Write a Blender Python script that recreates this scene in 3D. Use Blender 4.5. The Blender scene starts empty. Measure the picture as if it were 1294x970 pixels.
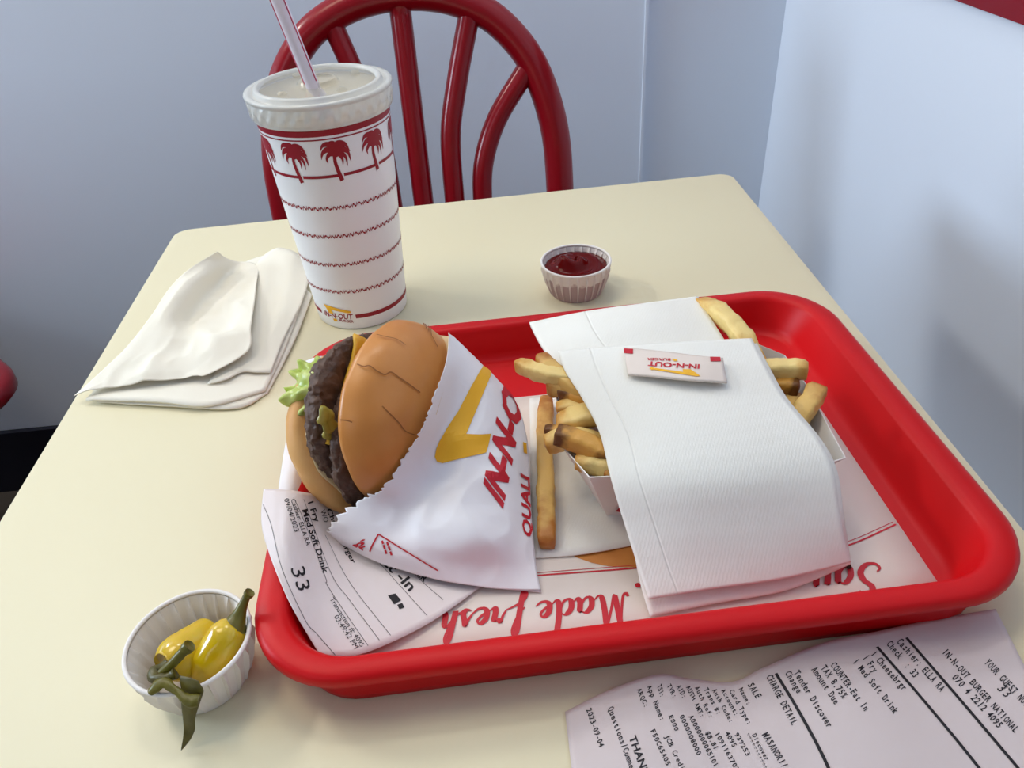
import bpy, bmesh, math, random
import numpy as np
from mathutils import Vector, Matrix, noise

# ---------------------------------------------------------------- scene, camera, light
scene = bpy.context.scene
COL = scene.collection
T = 0.74                      # height of the table top above the floor
CAM_H = 0.32                  # camera height above the table top
F, CX, CY = 985.0, 647.0, 485.0
# rows: the room's axes (x along the far table edge, y away, z up) seen in camera axes
def _unit(v): v = np.array(v, float); return v / np.linalg.norm(v)
_Y = _unit(((546 - CX) / F, -(-240 - CY) / F, -1.0))
_Z = _unit(np.cross((1.0, 0.0756, 0.0), _Y))
_X = np.cross(_Y, _Z)
ROT = np.array([_X, _Y, _Z])
EYE = np.array([0.0, 0.0, T + CAM_H])

cam_data = bpy.data.cameras.new('camera')
cam = bpy.data.objects.new('camera', cam_data)
COL.objects.link(cam)
cam.matrix_world = Matrix.Translation(EYE) @ Matrix(ROT.tolist()).to_4x4()
cam_data.sensor_width = 36.0
cam_data.lens = F / 1294.0 * 36.0
cam_data.clip_start = 0.02
scene.camera = cam

scene.view_settings.view_transform = 'Standard'
scene.view_settings.look = 'None'
scene.view_settings.gamma = 1.0
scene.view_settings.use_curve_mapping = False
scene.view_settings.exposure = -0.05

world = bpy.data.worlds.new('world'); scene.world = world
world.use_nodes = True
bg = world.node_tree.nodes['Background']
bg.inputs[0].default_value = (0.80, 0.88, 1.0, 1); bg.inputs[1].default_value = 0.05

def area_light(name, loc, target, size, power, color):
    l = bpy.data.lights.new(name, 'AREA'); l.energy = power; l.color = color
    l.shape = 'RECTANGLE'; l.size, l.size_y = size
    o = bpy.data.objects.new(name, l); COL.objects.link(o)
    o.location = loc
    d = Vector(target) - Vector(loc)
    o.rotation_euler = d.to_track_quat('-Z', 'Y').to_euler()
    return o
area_light('window_daylight', (-2.5, 0.7, 1.40), (0.5, 0.6, 1.05), (0.8, 0.6), 35, (0.66, 0.82, 1.0))
area_light('window_daylight', (-1.5, -1.5, 1.9), (0.1, 1.0, 1.0), (1.4, 1.0), 8, (0.70, 0.85, 1.0))
area_light('ceiling_panel_light', (-0.9, 0.55, 2.6), (-0.9, 0.55, 0), (0.6, 0.6), 9, (1.0, 0.84, 0.60))
area_light('ceiling_panel_light', (-0.1, 1.05, 2.6), (-0.1, 1.0, 0), (0.5, 0.2), 5.5, (1.0, 0.94, 0.82))
area_light('added_fill_light', (-1.2, 1.17, 1.8), (0.5, 0.5, 0.95), (0.4, 0.12), 10, (0.96, 0.93, 0.86))  # added fill in mid-air by the back wall, no fixture there

# ---------------------------------------------------------------- helpers
def at(px, py, z=0.0):
    """point of the room seen at pixel (px, py), z above the table top"""
    d = ROT @ np.array([(px - CX) / F, -(py - CY) / F, -1.0])
    t = (T + z - EYE[2]) / d[2]
    return EYE + t * d
def proj(p):
    c = (np.asarray(p) - EYE) @ ROT
    return np.stack([CX + F * c[..., 0] / -c[..., 2], CY - F * c[..., 1] / -c[..., 2]], -1)

WO = {}                        # world origin of each object (parents carry no rotation while building)
USED = {}
def new_empty(name, loc, label, cat, group=None):
    o = bpy.data.objects.new(name, None); COL.objects.link(o)
    o.empty_display_size = 0.02
    o.location = loc; WO[o.name] = np.array(loc, float)
    o['label'] = label; o['category'] = cat
    if group: o['group'] = group
    return o
def make(name, verts, faces, mat, parent=None, label=None, cat=None, group=None, kind=None, smooth=True, uv=None, solid=0.0, mats=None, fmat=None):
    v = np.asarray(verts, float)
    lo, hi = v.min(0), v.max(0)
    org = np.array([(lo[0] + hi[0]) / 2, (lo[1] + hi[1]) / 2, lo[2]])
    me = bpy.data.meshes.new(name)
    me.from_pydata((v - org).tolist(), [], faces)
    if uv is not None:
        lay = me.uv_layers.new(name='UVMap')
        for lp in me.loops: lay.data[lp.index].uv = uv[lp.vertex_index]
    for m in (mats or [mat]): me.materials.append(m)
    if fmat is not None:
        for p, k in zip(me.polygons, fmat): p.material_index = k
    if smooth:
        for p in me.polygons: p.use_smooth = True
    me.validate(); me.update()
    o = bpy.data.objects.new(name, me); COL.objects.link(o)
    WO[o.name] = org
    if parent is not None:
        o.parent = parent; o.location = org - WO[parent.name]
    else:
        o.location = org
    if label: o['label'] = label
    if cat: o['category'] = cat
    if group: o['group'] = group
    if kind: o['kind'] = kind
    if solid:
        s = o.modifiers.new('thickness', 'SOLIDIFY'); s.thickness = solid; s.offset = -1
    return o

def sharp(o, ang=35):
    bm = bmesh.new(); bm.from_mesh(o.data)
    for e in bm.edges:
        if len(e.link_faces) == 2 and e.calc_face_angle(0) > math.radians(ang): e.smooth = False
    bm.to_mesh(o.data); bm.free()
    return o

def srgb(r, g, b):
    f = lambda c: (c / 255) / 12.92 if c / 255 <= 0.04045 else ((c / 255 + 0.055) / 1.055) ** 2.4
    return (f(r), f(g), f(b), 1.0)
def material(name, rgb, rough=0.5, var=0.0, var_rgb=None, var_scale=30.0, bump=0.0, bump_scale=200.0, spec=0.5, sss=0.0, sss_rgb=None, trans=0.0, coat=0.0, ior=1.45, voro=False):
    m = bpy.data.materials.new(name); m.use_nodes = True
    nt = m.node_tree; N = nt.nodes; L = nt.links
    b = N['Principled BSDF']
    b.inputs['Base Color'].default_value = srgb(*rgb)
    b.inputs['Roughness'].default_value = rough
    b.inputs['Specular IOR Level'].default_value = spec
    b.inputs['IOR'].default_value = ior
    b.inputs['Transmission Weight'].default_value = trans
    b.inputs['Coat Weight'].default_value = coat
    b.inputs['Coat Roughness'].default_value = 0.1
    if sss:
        b.inputs['Subsurface Weight'].default_value = sss
        b.inputs['Subsurface Radius'].default_value = sss_rgb or (1, 0.5, 0.25)
        b.inputs['Subsurface Scale'].default_value = 0.004
    tc = None
    if var or bump:
        tc = N.new('ShaderNodeTexCoord')
    if var:
        n = N.new('ShaderNodeTexNoise'); n.inputs['Scale'].default_value = var_scale; n.inputs['Detail'].default_value = 5
        L.new(tc.outputs['Object'], n.inputs['Vector'])
        r = N.new('ShaderNodeValToRGB')
        r.color_ramp.elements[0].position = 0.5 - 0.35 * var; r.color_ramp.elements[1].position = 0.5 + 0.35 * var
        r.color_ramp.elements[0].color = srgb(*rgb); r.color_ramp.elements[1].color = srgb(*(var_rgb or rgb))
        L.new(n.outputs['Fac'], r.inputs[0]); L.new(r.outputs[0], b.inputs['Base Color'])
    if bump:
        if voro:
            n2 = N.new('ShaderNodeTexVoronoi'); n2.inputs['Scale'].default_value = bump_scale; out = n2.outputs['Distance']
        else:
            n2 = N.new('ShaderNodeTexNoise'); n2.inputs['Scale'].default_value = bump_scale; n2.inputs['Detail'].default_value = 4; out = n2.outputs['Fac']
        L.new(tc.outputs['Object'], n2.inputs['Vector'])
        bp = N.new('ShaderNodeBump'); bp.inputs['Strength'].default_value = bump; bp.inputs['Distance'].default_value = 0.001
        L.new(out, bp.inputs['Height']); L.new(bp.outputs[0], b.inputs['Normal'])
    return m

# ---- curved sheets ------------------------------------------------------------------
class Sheet:
    """smooth sheet through a grid of control points; rows run with v, columns with u"""
    def __init__(self, pts): self.G = np.asarray(pts, float)
    @staticmethod
    def _basis(x, n):
        x = np.asarray(x, float) * (n - 1)
        i = np.clip(np.floor(x).astype(int), 0, n - 2); t = x - i
        t = np.clip(t, -1.0, 2.0)
        w = np.zeros(x.shape + (n,))
        b = [(-t + 2*t*t - t**3) / 2, (2 - 5*t*t + 3*t**3) / 2, (t + 4*t*t - 3*t**3) / 2, (-t*t + t**3) / 2]
        out = (t < 0) | (t > 1)
        lin = [np.zeros_like(t), 1 - t, t, np.zeros_like(t)]
        b = [np.where(out, l, q) for l, q in zip(lin, b)]
        r = np.arange(x.size)
        wf = w.reshape(-1, n); i = i.ravel()
        for k, bk in zip((-1, 0, 1, 2), b):
            j = i + k; bk = bk.ravel()
            lo = j < 0; hi = j > n - 1
            ok = ~(lo | hi)
            np.add.at(wf, (r[ok], j[ok]), bk[ok])
            if lo.any():
                np.add.at(wf, (r[lo], np.zeros(lo.sum(), int)), 2 * bk[lo]); np.add.at(wf, (r[lo], np.ones(lo.sum(), int)), -bk[lo])
            if hi.any():
                np.add.at(wf, (r[hi], np.full(hi.sum(), n - 1)), 2 * bk[hi]); np.add.at(wf, (r[hi], np.full(hi.sum(), n - 2)), -bk[hi])
        return w
    def __call__(self, u, v):
        bu = self._basis(u, self.G.shape[1]); bv = self._basis(v, self.G.shape[0])
        p = np.einsum('...i,...j,ijk->...k', bv, bu, self.G)
        if getattr(self, 'fn', None) is not None: p = self.fn(p, u, v)
        return p
    def normal(self, u, v, e=1e-3):
        n = np.cross(self(u + e, v) - self(u - e, v), self(u, v + e) - self(u, v - e))
        n /= np.maximum(np.linalg.norm(n, axis=-1, keepdims=True), 1e-12)
        return np.where(n[..., 2:3] < 0, -n, n)
def px_sheet(rows, dz=0.0): return Sheet([[at(x, y, z + dz) for x, y, z in r] for r in rows])
def crumple(amp, scale, seed):
    def fn(p, u, v):
        q = np.asarray(p); flat = q.reshape(-1, 3)
        d = np.array([noise.fractal(Vector(x * scale) + Vector((seed, 0, 0)), 1.0, 2.0, 3) for x in flat])
        r = flat.copy(); r[:, 2] += amp * d
        return r.reshape(q.shape)
    return fn

def grid_mesh(S, nu, nv, edge=None):
    u, v = np.meshgrid(np.linspace(0, 1, nu), np.linspace(0, 1, nv))
    uu = u.copy()
    if edge is not None: uu = edge(u, v)
    p = S(uu, v).reshape(-1, 3)
    f = [(j*nu + i, j*nu + i + 1, (j+1)*nu + i + 1, (j+1)*nu + i) for j in range(nv - 1) for i in range(nu - 1)]
    # make the faces look up, so that thickness goes down
    a, b, c = p[f[len(f)//2][0]], p[f[len(f)//2][1]], p[f[len(f)//2][2]]
    if np.cross(b - a, c - a)[2] < 0: f = [q[::-1] for q in f]
    return p, f, np.stack([uu.ravel(), v.ravel()], 1)
def sheet_obj(name, S, nu, nv, mat, parent=None, solid=0.0003, edge=None, **k):
    p, f, uv = grid_mesh(S, nu, nv, edge)
    return make(name, p, f, mat, parent, uv=uv, solid=solid, **k)

_on_cache = {}
def on_many(S, pts, dom=(-0.3, 1.3, -0.3, 1.3)):
    """sheet coordinates of marks seen at pixels"""
    key = id(S); pts = np.asarray(pts, float)
    if key not in _on_cache:
        u, v = np.meshgrid(np.linspace(dom[0], dom[1], 81), np.linspace(dom[2], dom[3], 81))
        _on_cache[key] = (u.ravel(), v.ravel(), proj(S(u, v)).reshape(-1, 2), S)
    u, v, q, _ = _on_cache[key]
    k = np.array([np.argmin(((q - p) ** 2).sum(-1)) for p in pts])
    a, b = u[k].copy(), v[k].copy(); e = 1e-3
    for _ in range(8):
        p0 = proj(S(a, b)); pu = (proj(S(a + e, b)) - p0) / e; pv = (proj(S(a, b + e)) - p0) / e
        r = pts - p0; det = pu[:, 0] * pv[:, 1] - pu[:, 1] * pv[:, 0]
        det = np.where(np.abs(det) < 1e-6, 1e-6, det)
        da = (r[:, 0] * pv[:, 1] - r[:, 1] * pv[:, 0]) / det; db = (pu[:, 0] * r[:, 1] - pu[:, 1] * r[:, 0]) / det
        a += np.clip(da, -.03, .03); b += np.clip(db, -.03, .03)
    return np.stack([a, b], 1)
def on(S, px, py, dom=(-0.3, 1.3, -0.3, 1.3)): return on_many(S, [(px, py)], dom)[0]

# ---- flat print: pieces of 2-D outline laid on a sheet --------------------------------
def text_2d(body, bold=0.0, shear=0.0, mono=False, sx=1.0):
    """2-D mesh of a line of text, scaled so that its width is 1 and its capitals are 1 high"""
    def raw(s):
        c = bpy.data.curves.new('t', 'FONT'); c.body = s; c.size = 1.0; c.offset = bold; c.shear = shear; c.resolution_u = 2
        o = bpy.data.objects.new('t', c); COL.objects.link(o)
        dg = bpy.context.evaluated_depsgraph_get()
        me = bpy.data.meshes.new_from_object(o.evaluated_get(dg))
        v = np.array([x.co[:2] for x in me.vertices]).reshape(-1, 2); f = [tuple(p.vertices) for p in me.polygons]
        bpy.data.objects.remove(o); bpy.data.curves.remove(c); bpy.data.meshes.remove(me)
        return v, f
    if mono:
        V, Fc = [], []; n = 0
        for i, ch in enumerate(body):
            if ch == ' ': continue
            key = (ch, bold, shear)
            if key not in text_2d.cache: text_2d.cache[key] = raw(ch)
            v, f = text_2d.cache[key]
            w = v[:, 0].max() - v[:, 0].min()
            s = min(1.0, 0.50 / w)
            x = (v[:, 0] - (v[:, 0].max() + v[:, 0].min()) / 2) * s + i * 0.6 + 0.3
            V.append(np.stack([x, v[:, 1]], 1)); Fc += [tuple(k + n for k in q) for q in f]; n += len(v)
        V = np.concatenate(V); x0, x1 = 0.0, len(body) * 0.6
    else:
        V, Fc = raw(body); x0, x1 = V[:, 0].min(), V[:, 0].max()
    V = V.copy(); V[:, 0] = (V[:, 0] - x0) / (x1 - x0); V[:, 1] /= 0.69
    return V, Fc
text_2d.cache = {}
def frame_map(S, A, B, H):
    a, b, h = on(S, *A), on(S, *B), on(S, *H)
    return lambda v: a + v[:, :1] * (b - a) + v[:, 1:2] * (h - a)
def flat(o):
    for p in o.data.polygons: p.use_smooth = False
    return o
def lay(pieces, S, off=0.00025, maxlen=0.006, step=0.0):
    """pieces: list of (uv array, faces); returns verts, faces on the sheet"""
    V, Fc = [], []; n = 0
    for ip, (uv, faces) in enumerate(pieces):
        bm = bmesh.new()
        vs = [bm.verts.new((x, y, 0)) for x, y in uv]
        for f in faces:
            try: bm.faces.new([vs[i] for i in f])
            except ValueError: pass
        bm.normal_update(); bmesh.ops.triangulate(bm, faces=bm.faces[:])
        for _ in range(5):
            bm.verts.ensure_lookup_table()
            P = S(np.array([x.co.x for x in bm.verts]), np.array([x.co.y for x in bm.verts])); bm.verts.index_update()
            long = [e for e in bm.edges if np.linalg.norm(P[e.verts[0].index] - P[e.verts[1].index]) > maxlen]
            if not long: break
            bmesh.ops.subdivide_edges(bm, edges=long, cuts=1)
            bm.normal_update(); bmesh.ops.triangulate(bm, faces=bm.faces[:])
        bm.verts.index_update()
        u = np.array([x.co.x for x in bm.verts]); v = np.array([x.co.y for x in bm.verts])
        p = S(u, v) + S.normal(u, v) * (off + ip * step)
        nr = S.normal(u, v)
        for f in bm.faces:
            q = [w.index for w in f.verts]
            if np.dot(np.cross(p[q[1]] - p[q[0]], p[q[2]] - p[q[0]]), nr[q[0]]) < 0: q = q[::-1]
            Fc.append(tuple(k + n for k in q))
        V.append(p); n += len(p); bm.free()
    return np.concatenate(V), Fc
def poly_px(S, pts, step=5.0, umax=None):
    out = []
    for a, b in zip(pts, list(pts[1:]) + [pts[0]]):
        a, b = np.array(a, float), np.array(b, float); n = max(1, int(np.linalg.norm(b - a) / step))
        out += [a + (b - a) * k / n for k in range(n)]
    q = on_many(S, out)
    if umax: q[:, 0] = np.minimum(q[:, 0], umax)
    return (q, [tuple(range(len(out)))])
def text_each(S, body, A, B, H, umax=None, **k):
    """text on a strongly curved sheet: every outline point is carried over by itself"""
    v, f = text_2d(body, **k); A, B, H = (np.array(q, float) for q in (A, B, H))
    q = on_many(S, A + v[:, :1] * (B - A) + v[:, 1:2] * (H - A))
    if umax: q[:, 0] = np.minimum(q[:, 0], umax)
    return (q, f)
def text_px(S, body, A, B, H, **k):
    v, f = text_2d(body, **k)
    return (frame_map(S, A, B, H)(v), f)
def ribbon_2d(path, width, close=False):
    """2-D strip along a path; width is a number or a function of direction/position"""
    p = np.asarray(path, float)
    d = np.gradient(p, axis=0); d /= np.maximum(np.linalg.norm(d, axis=1, keepdims=True), 1e-9)
    nrm = np.stack([-d[:, 1], d[:, 0]], 1)
    w = np.array([width(i / (len(p) - 1), d[i]) for i in range(len(p))]) if callable(width) else np.full(len(p), width)
    a = p + nrm * w[:, None] / 2; b = p - nrm * w[:, None] / 2
    return np.concatenate([a, b]), [(i, i + 1, len(p) + i + 1, len(p) + i) for i in range(len(p) - 1)]
def smooth_path(pts, n=6):
    P = np.asarray(pts, float); P = np.vstack([2*P[0] - P[1], P, 2*P[-1] - P[-2]])
    out = []
    for i in range(1, len(P) - 2):
        for k in range(n):
            t = k / n
            out.append(0.5 * ((2*P[i]) + (-P[i-1] + P[i+1]) * t + (2*P[i-1] - 5*P[i] + 4*P[i+1] - P[i+2]) * t*t + (-P[i-1] + 3*P[i] - 3*P[i+1] + P[i+2]) * t**3))
    out.append(P[-2]); return np.array(out)
def line_px(S, pts, w, n=5):
    """a thin line through pixels, w metres wide"""
    q = np.array(pts, float); q = smooth_path(q, n * 2) if len(q) > 2 else np.linspace(q[0], q[1], n * 3); uv = on_many(S, q)
    P = S(uv[:, 0], uv[:, 1]); d = np.gradient(P, axis=0); nn = S.normal(uv[:, 0], uv[:, 1])
    side = np.cross(nn, d); side /= np.linalg.norm(side, axis=1, keepdims=True)
    e = 1e-3
    out_a, out_b = [], []
    for (u, v), s in zip(uv, side):
        Su = (S(np.array(u + e), np.array(v)) - S(np.array(u), np.array(v))) / e; Sv = (S(np.array(u), np.array(v + e)) - S(np.array(u), np.array(v))) / e
        c, *_ = np.linalg.lstsq(np.stack([Su, Sv], 1), s * w / 2, rcond=None)
        out_a.append((u + c[0], v + c[1])); out_b.append((u - c[0], v - c[1]))
    m = len(uv)
    return (np.array(out_a + out_b), [(i, i + 1, m + i + 1, m + i) for i in range(m - 1)])

# ---- solids ---------------------------------------------------------------------------
def tube(path, rad, seg=12, cap=True, squash=1.0):
    p = np.asarray(path, float); n = len(p)
    r = np.array([rad(i / (n - 1)) for i in range(n)]) if callable(rad) else np.full(n, rad)
    t = np.gradient(p, axis=0); t /= np.linalg.norm(t, axis=1, keepdims=True)
    a = np.cross(t[0], (0, 0, 1.0));
    if np.linalg.norm(a) < 1e-3: a = np.cross(t[0], (0, 1.0, 0))
    V = []
    for i in range(n):
        a = a - t[i] * a.dot(t[i]); a /= np.linalg.norm(a); b = np.cross(t[i], a)
        for k in range(seg):
            th = 2 * math.pi * k / seg
            V.append(p[i] + r[i] * (math.cos(th) * a + squash * math.sin(th) * b))
    Fc = [(i*seg + k, (i+1)*seg + k, (i+1)*seg + (k+1) % seg, i*seg + (k+1) % seg) for i in range(n - 1) for k in range(seg)]
    Fc = [f[::-1] for f in Fc]
    if cap: Fc += [tuple(range(seg)), tuple((n-1)*seg + k for k in range(seg))[::-1]]
    return np.array(V), Fc
def lathe(profile, center, seg=64, rfn=None, close_top=False, close_bottom=False):
    V = []; m = len(profile)
    for j, (r, z) in enumerate(profile):
        for k in range(seg):
            th = 2 * math.pi * k / seg
            q = rfn(j, th, r, z) if rfn else r
            V.append((center[0] + q * math.cos(th), center[1] + q * math.sin(th), center[2] + z))
    Fc = [(j*seg + k, j*seg + (k+1) % seg, (j+1)*seg + (k+1) % seg, (j+1)*seg + k) for j in range(m - 1) for k in range(seg)]
    if close_bottom: Fc.append(tuple(range(seg))[::-1])
    if close_top: Fc.append(tuple((m-1)*seg + k for k in range(seg)))
    return np.array(V), Fc
def box(lo, hi):
    x0, y0, z0 = lo; x1, y1, z1 = hi
    v = [(x0,y0,z0),(x1,y0,z0),(x1,y1,z0),(x0,y1,z0),(x0,y0,z1),(x1,y0,z1),(x1,y1,z1),(x0,y1,z1)]
    return np.array(v, float), [(3,2,1,0),(4,5,6,7),(0,1,5,4),(1,2,6,5),(2,3,7,6),(3,0,4,7)]
def merge(*parts):
    V, Fc, n = [], [], 0
    for v, f in parts:
        V.append(np.asarray(v, float)); Fc += [tuple(k + n for k in q) for q in f]; n += len(v)
    return np.concatenate(V), Fc
def rrect(cx, cy, hx, hy, r, n=10):
    out = []
    for sx, sy, a0 in ((1, 1, 0), (-1, 1, 90), (-1, -1, 180), (1, -1, 270)):
        for k in range(n + 1):
            a = math.radians(a0 + 90 * k / n)
            out.append((cx + sx * (hx - r) + r * math.cos(a), cy + sy * (hy - r) + r * math.sin(a)))
    return out
def loops_mesh(loops):
    n = len(loops[0]); V = np.concatenate([np.asarray(l, float) for l in loops])
    Fc = [(j*n + k, j*n + (k+1) % n, (j+1)*n + (k+1) % n, (j+1)*n + k) for j in range(len(loops) - 1) for k in range(n)]
    return V, Fc
def bumpy(V, amp, scale, seed=0.0, oct=3):
    out = np.array(V)
    for i, p in enumerate(out):
        q = Vector(p * scale) + Vector((seed, seed, 0))
        out[i] = p + amp * np.array(noise.noise_vector(q)) + amp * 0.5 * np.array(noise.noise_vector(q * 2.3))
    return out

# ---------------------------------------------------------------- materials
M_wall = material('painted_wall', (228, 236, 248), 0.42, bump=0.03, bump_scale=60)
M_frontwall = material('muted_wall', (150, 142, 136), 0.6)
M_base = material('dark_baseboard', (28, 29, 42), 0.4)
M_floor = material('brown_floor_tile', (70, 62, 54), 0.5, var=0.8, var_rgb=(88, 80, 70), var_scale=12)
M_stripe = material('red_wall_tile', (132, 4, 24), 0.25)
M_table = material('cream_laminate', (225, 215, 182), 0.42, bump=0.01, bump_scale=300, spec=0.25)
M_edge = material('cream_edge', (228, 224, 208), 0.4)
M_steel = material('dark_metal', (40, 40, 44), 0.35)
M_chair = material('red_enamel', (138, 2, 18), 0.28, spec=0.35, coat=0.15)
M_seat = material('red_vinyl', (130, 12, 26), 0.3)
M_tray = material('red_tray_plastic', (206, 8, 16), 0.42, bump=0.05, bump_scale=900, var=0.4, var_rgb=(198, 6, 14), var_scale=6, spec=0.28)
M_paper = material('white_paper', (230, 216, 205), 0.6, bump=0.03, bump_scale=150)
M_waxed = material('waxed_wrap_paper', (240, 236, 238), 0.42, bump=0.22, bump_scale=75, sss=0.0)
M_greased_shade = material('greased_shaded_paper', (216, 192, 148), 0.45)  # wrapper paper tanned by grease and by inner shade put into the colour
M_receipt = material('shaded_thermal_paper', (210, 196, 194), 0.55, bump=0.04, bump_scale=90)  # white paper with near-side shade and red bounce put into its colour
M_ticket = material('ticket_paper', (230, 218, 216), 0.55, bump=0.04, bump_scale=90)
M_card = material('paper_board', (240, 236, 230), 0.5)
M_red = material('red_ink', (196, 22, 40), 0.5)
M_maroon = material('dark_red_ink', (152, 14, 36), 0.45)
M_yel = material('yellow_ink', (240, 178, 30), 0.5)
M_black = material('black_ink', (24, 20, 26), 0.6)
M_grey = material('grey_ink', (90, 84, 88), 0.6)
M_orange = material('orange_print', (214, 142, 66), 0.5, var=0.9, var_rgb=(190, 112, 48), var_scale=60)
M_cup = material('cup_board', (246, 247, 248), 0.35)
M_lid = material('lid_plastic', (236, 236, 232), 0.22, trans=0.35, ior=1.3)
M_lidtop = material('clear_lid_panel', (250, 248, 240), 0.18, trans=0.85, ior=1.25)
M_drink = material('pale_tan_drink', (226, 214, 188), 0.3)
M_straw = material('white_straw', (240, 228, 236), 0.3, sss=0.0)
M_pink = material('red_stripe_plastic', (196, 60, 90), 0.35)
M_souf = material('pleated_paper', (240, 234, 228), 0.6, bump=0.02, bump_scale=300)
def soaked_paper():                  # paper stained from inside by the ketchup, up to a ragged line
    m = material('soaked_paper', (240, 234, 228), 0.6)
    nt = m.node_tree; N = nt.nodes; L = nt.links
    tc = N.new('ShaderNodeTexCoord'); sp = N.new('ShaderNodeSeparateXYZ'); L.new(tc.outputs['Object'], sp.inputs[0])
    n = N.new('ShaderNodeTexNoise'); n.inputs['Scale'].default_value = 110; L.new(tc.outputs['Object'], n.inputs['Vector'])
    a = N.new('ShaderNodeMath'); a.operation = 'MULTIPLY_ADD'; a.inputs[1].default_value = 0.012; L.new(n.outputs['Fac'], a.inputs[0]); L.new(sp.outputs['Z'], a.inputs[2])
    r = N.new('ShaderNodeMapRange'); r.inputs['From Min'].default_value = 0.0215; r.inputs['From Max'].default_value = 0.0235; L.new(a.outputs[0], r.inputs['Value'])
    mx = N.new('ShaderNodeMix'); mx.data_type = 'RGBA'; mx.inputs['A'].default_value = srgb(186, 164, 164); mx.inputs['B'].default_value = srgb(240, 234, 228)
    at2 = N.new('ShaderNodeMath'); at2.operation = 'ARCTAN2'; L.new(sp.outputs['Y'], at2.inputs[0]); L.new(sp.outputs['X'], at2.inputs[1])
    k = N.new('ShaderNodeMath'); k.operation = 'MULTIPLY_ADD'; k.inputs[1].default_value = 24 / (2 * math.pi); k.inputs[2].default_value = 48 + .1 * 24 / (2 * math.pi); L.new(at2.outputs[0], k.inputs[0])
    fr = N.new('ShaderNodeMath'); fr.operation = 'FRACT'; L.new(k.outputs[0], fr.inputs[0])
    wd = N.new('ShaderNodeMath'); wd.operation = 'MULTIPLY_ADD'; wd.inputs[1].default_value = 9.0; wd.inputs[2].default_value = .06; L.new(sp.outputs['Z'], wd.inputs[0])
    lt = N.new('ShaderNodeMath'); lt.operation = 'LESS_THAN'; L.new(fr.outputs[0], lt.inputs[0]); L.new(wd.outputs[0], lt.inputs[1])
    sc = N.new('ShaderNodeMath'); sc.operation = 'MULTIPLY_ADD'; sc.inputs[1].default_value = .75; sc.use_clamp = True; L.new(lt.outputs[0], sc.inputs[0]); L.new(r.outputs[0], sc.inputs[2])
    L.new(sc.outputs[0], mx.inputs['Factor']); L.new(mx.outputs['Result'], N['Principled BSDF'].inputs['Base Color'])
    return m
M_soaked = soaked_paper()
M_ketchup = material('ketchup', (92, 2, 0), 0.12, spec=0.16)
M_bun = material('bun_crust', (194, 120, 52), 0.33, var=0.9, var_rgb=(218, 150, 80), var_scale=22, bump=0.08, bump_scale=140, sss=0.05)
M_heel = material('toasted_heel', (208, 146, 74), 0.55, var=0.9, var_rgb=(226, 176, 112), var_scale=60, bump=0.12, bump_scale=260, sss=0.05)
M_crumbface = material('bun_cut_face', (214, 176, 118), 0.7, var=0.9, var_rgb=(176, 118, 62), var_scale=120, bump=0.3, bump_scale=400)
M_patty = material('grilled_patty', (58, 38, 28), 0.55, var=0.9, var_rgb=(104, 74, 56), var_scale=220, bump=0.6, bump_scale=420)
M_cheese = material('melted_cheese', (222, 168, 46), 0.35, sss=0.2, sss_rgb=(1, .7, .2))
M_pickle = material('pickle', (136, 128, 44), 0.3, var=0.8, var_rgb=(176, 160, 78), var_scale=200)
M_lettuce = material('lettuce_leaf', (158, 186, 52), 0.3, var=0.9, var_rgb=(224, 230, 150), var_scale=90, bump=0.15, bump_scale=200, sss=0.25, sss_rgb=(.6, 1, .2))
M_onion = material('pale_onion', (216, 190, 140), 0.45)
M_pepper = material('yellow_pepper', (222, 174, 8), 0.2, var=0.7, var_rgb=(210, 182, 16), var_scale=110, coat=0.6, sss=0.15, sss_rgb=(1, .7, .1))
M_stem = material('olive_stem', (112, 104, 22), 0.35, var=0.9, var_rgb=(84, 78, 20), var_scale=200)
M_leaf = material('dark_olive_leaf', (66, 62, 16), 0.4, var=0.9, var_rgb=(96, 86, 26), var_scale=200, bump=0.2, bump_scale=300)
M_crumb = material('dark_crumb', (52, 34, 14), 0.7)

def napkin_material(name, rgb, line_u=None):
    m = material(name, rgb, 0.75, spec=0.2)
    nt = m.node_tree; N = nt.nodes; L = nt.links; b = N['Principled BSDF']
    tc = N.new('ShaderNodeTexCoord'); mp = N.new('ShaderNodeMapping'); mp.inputs['Rotation'].default_value = (0, 0, 0.5)
    L.new(tc.outputs['Object'], mp.inputs['Vector'])
    w = N.new('ShaderNodeTexWave'); w.inputs['Scale'].default_value = 190; w.inputs['Distortion'].default_value = 3.0; w.inputs['Detail'].default_value = 1.5; w.inputs['Detail Scale'].default_value = 2.5
    L.new(mp.outputs[0], w.inputs['Vector'])
    bp = N.new('ShaderNodeBump'); bp.inputs['Strength'].default_value = 0.09; bp.inputs['Distance'].default_value = 0.0005
    L.new(w.outputs['Fac'], bp.inputs['Height'])
    last = bp
    if line_u is not None:       # the pressed border line along one side
        uvn = N.new('ShaderNodeSeparateXYZ'); L.new(tc.outputs['UV'], uvn.inputs[0])
        s = N.new('ShaderNodeMath'); s.operation = 'SUBTRACT'; s.inputs[1].default_value = line_u; L.new(uvn.outputs['X'], s.inputs[0])
        a = N.new('ShaderNodeMath'); a.operation = 'ABSOLUTE'; L.new(s.outputs[0], a.inputs[0])
        mr = N.new('ShaderNodeMapRange'); mr.inputs['From Min'].default_value = 0.0; mr.inputs['From Max'].default_value = 0.009; L.new(a.outputs[0], mr.inputs['Value'])
        b2 = N.new('ShaderNodeBump'); b2.inputs['Strength'].default_value = 0.35; b2.inputs['Distance'].default_value = 0.0012
        L.new(mr.outputs[0], b2.inputs['Height']); L.new(bp.outputs[0], b2.inputs['Normal']); last = b2
    L.new(last.outputs[0], b.inputs['Normal'])
    return m
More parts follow.
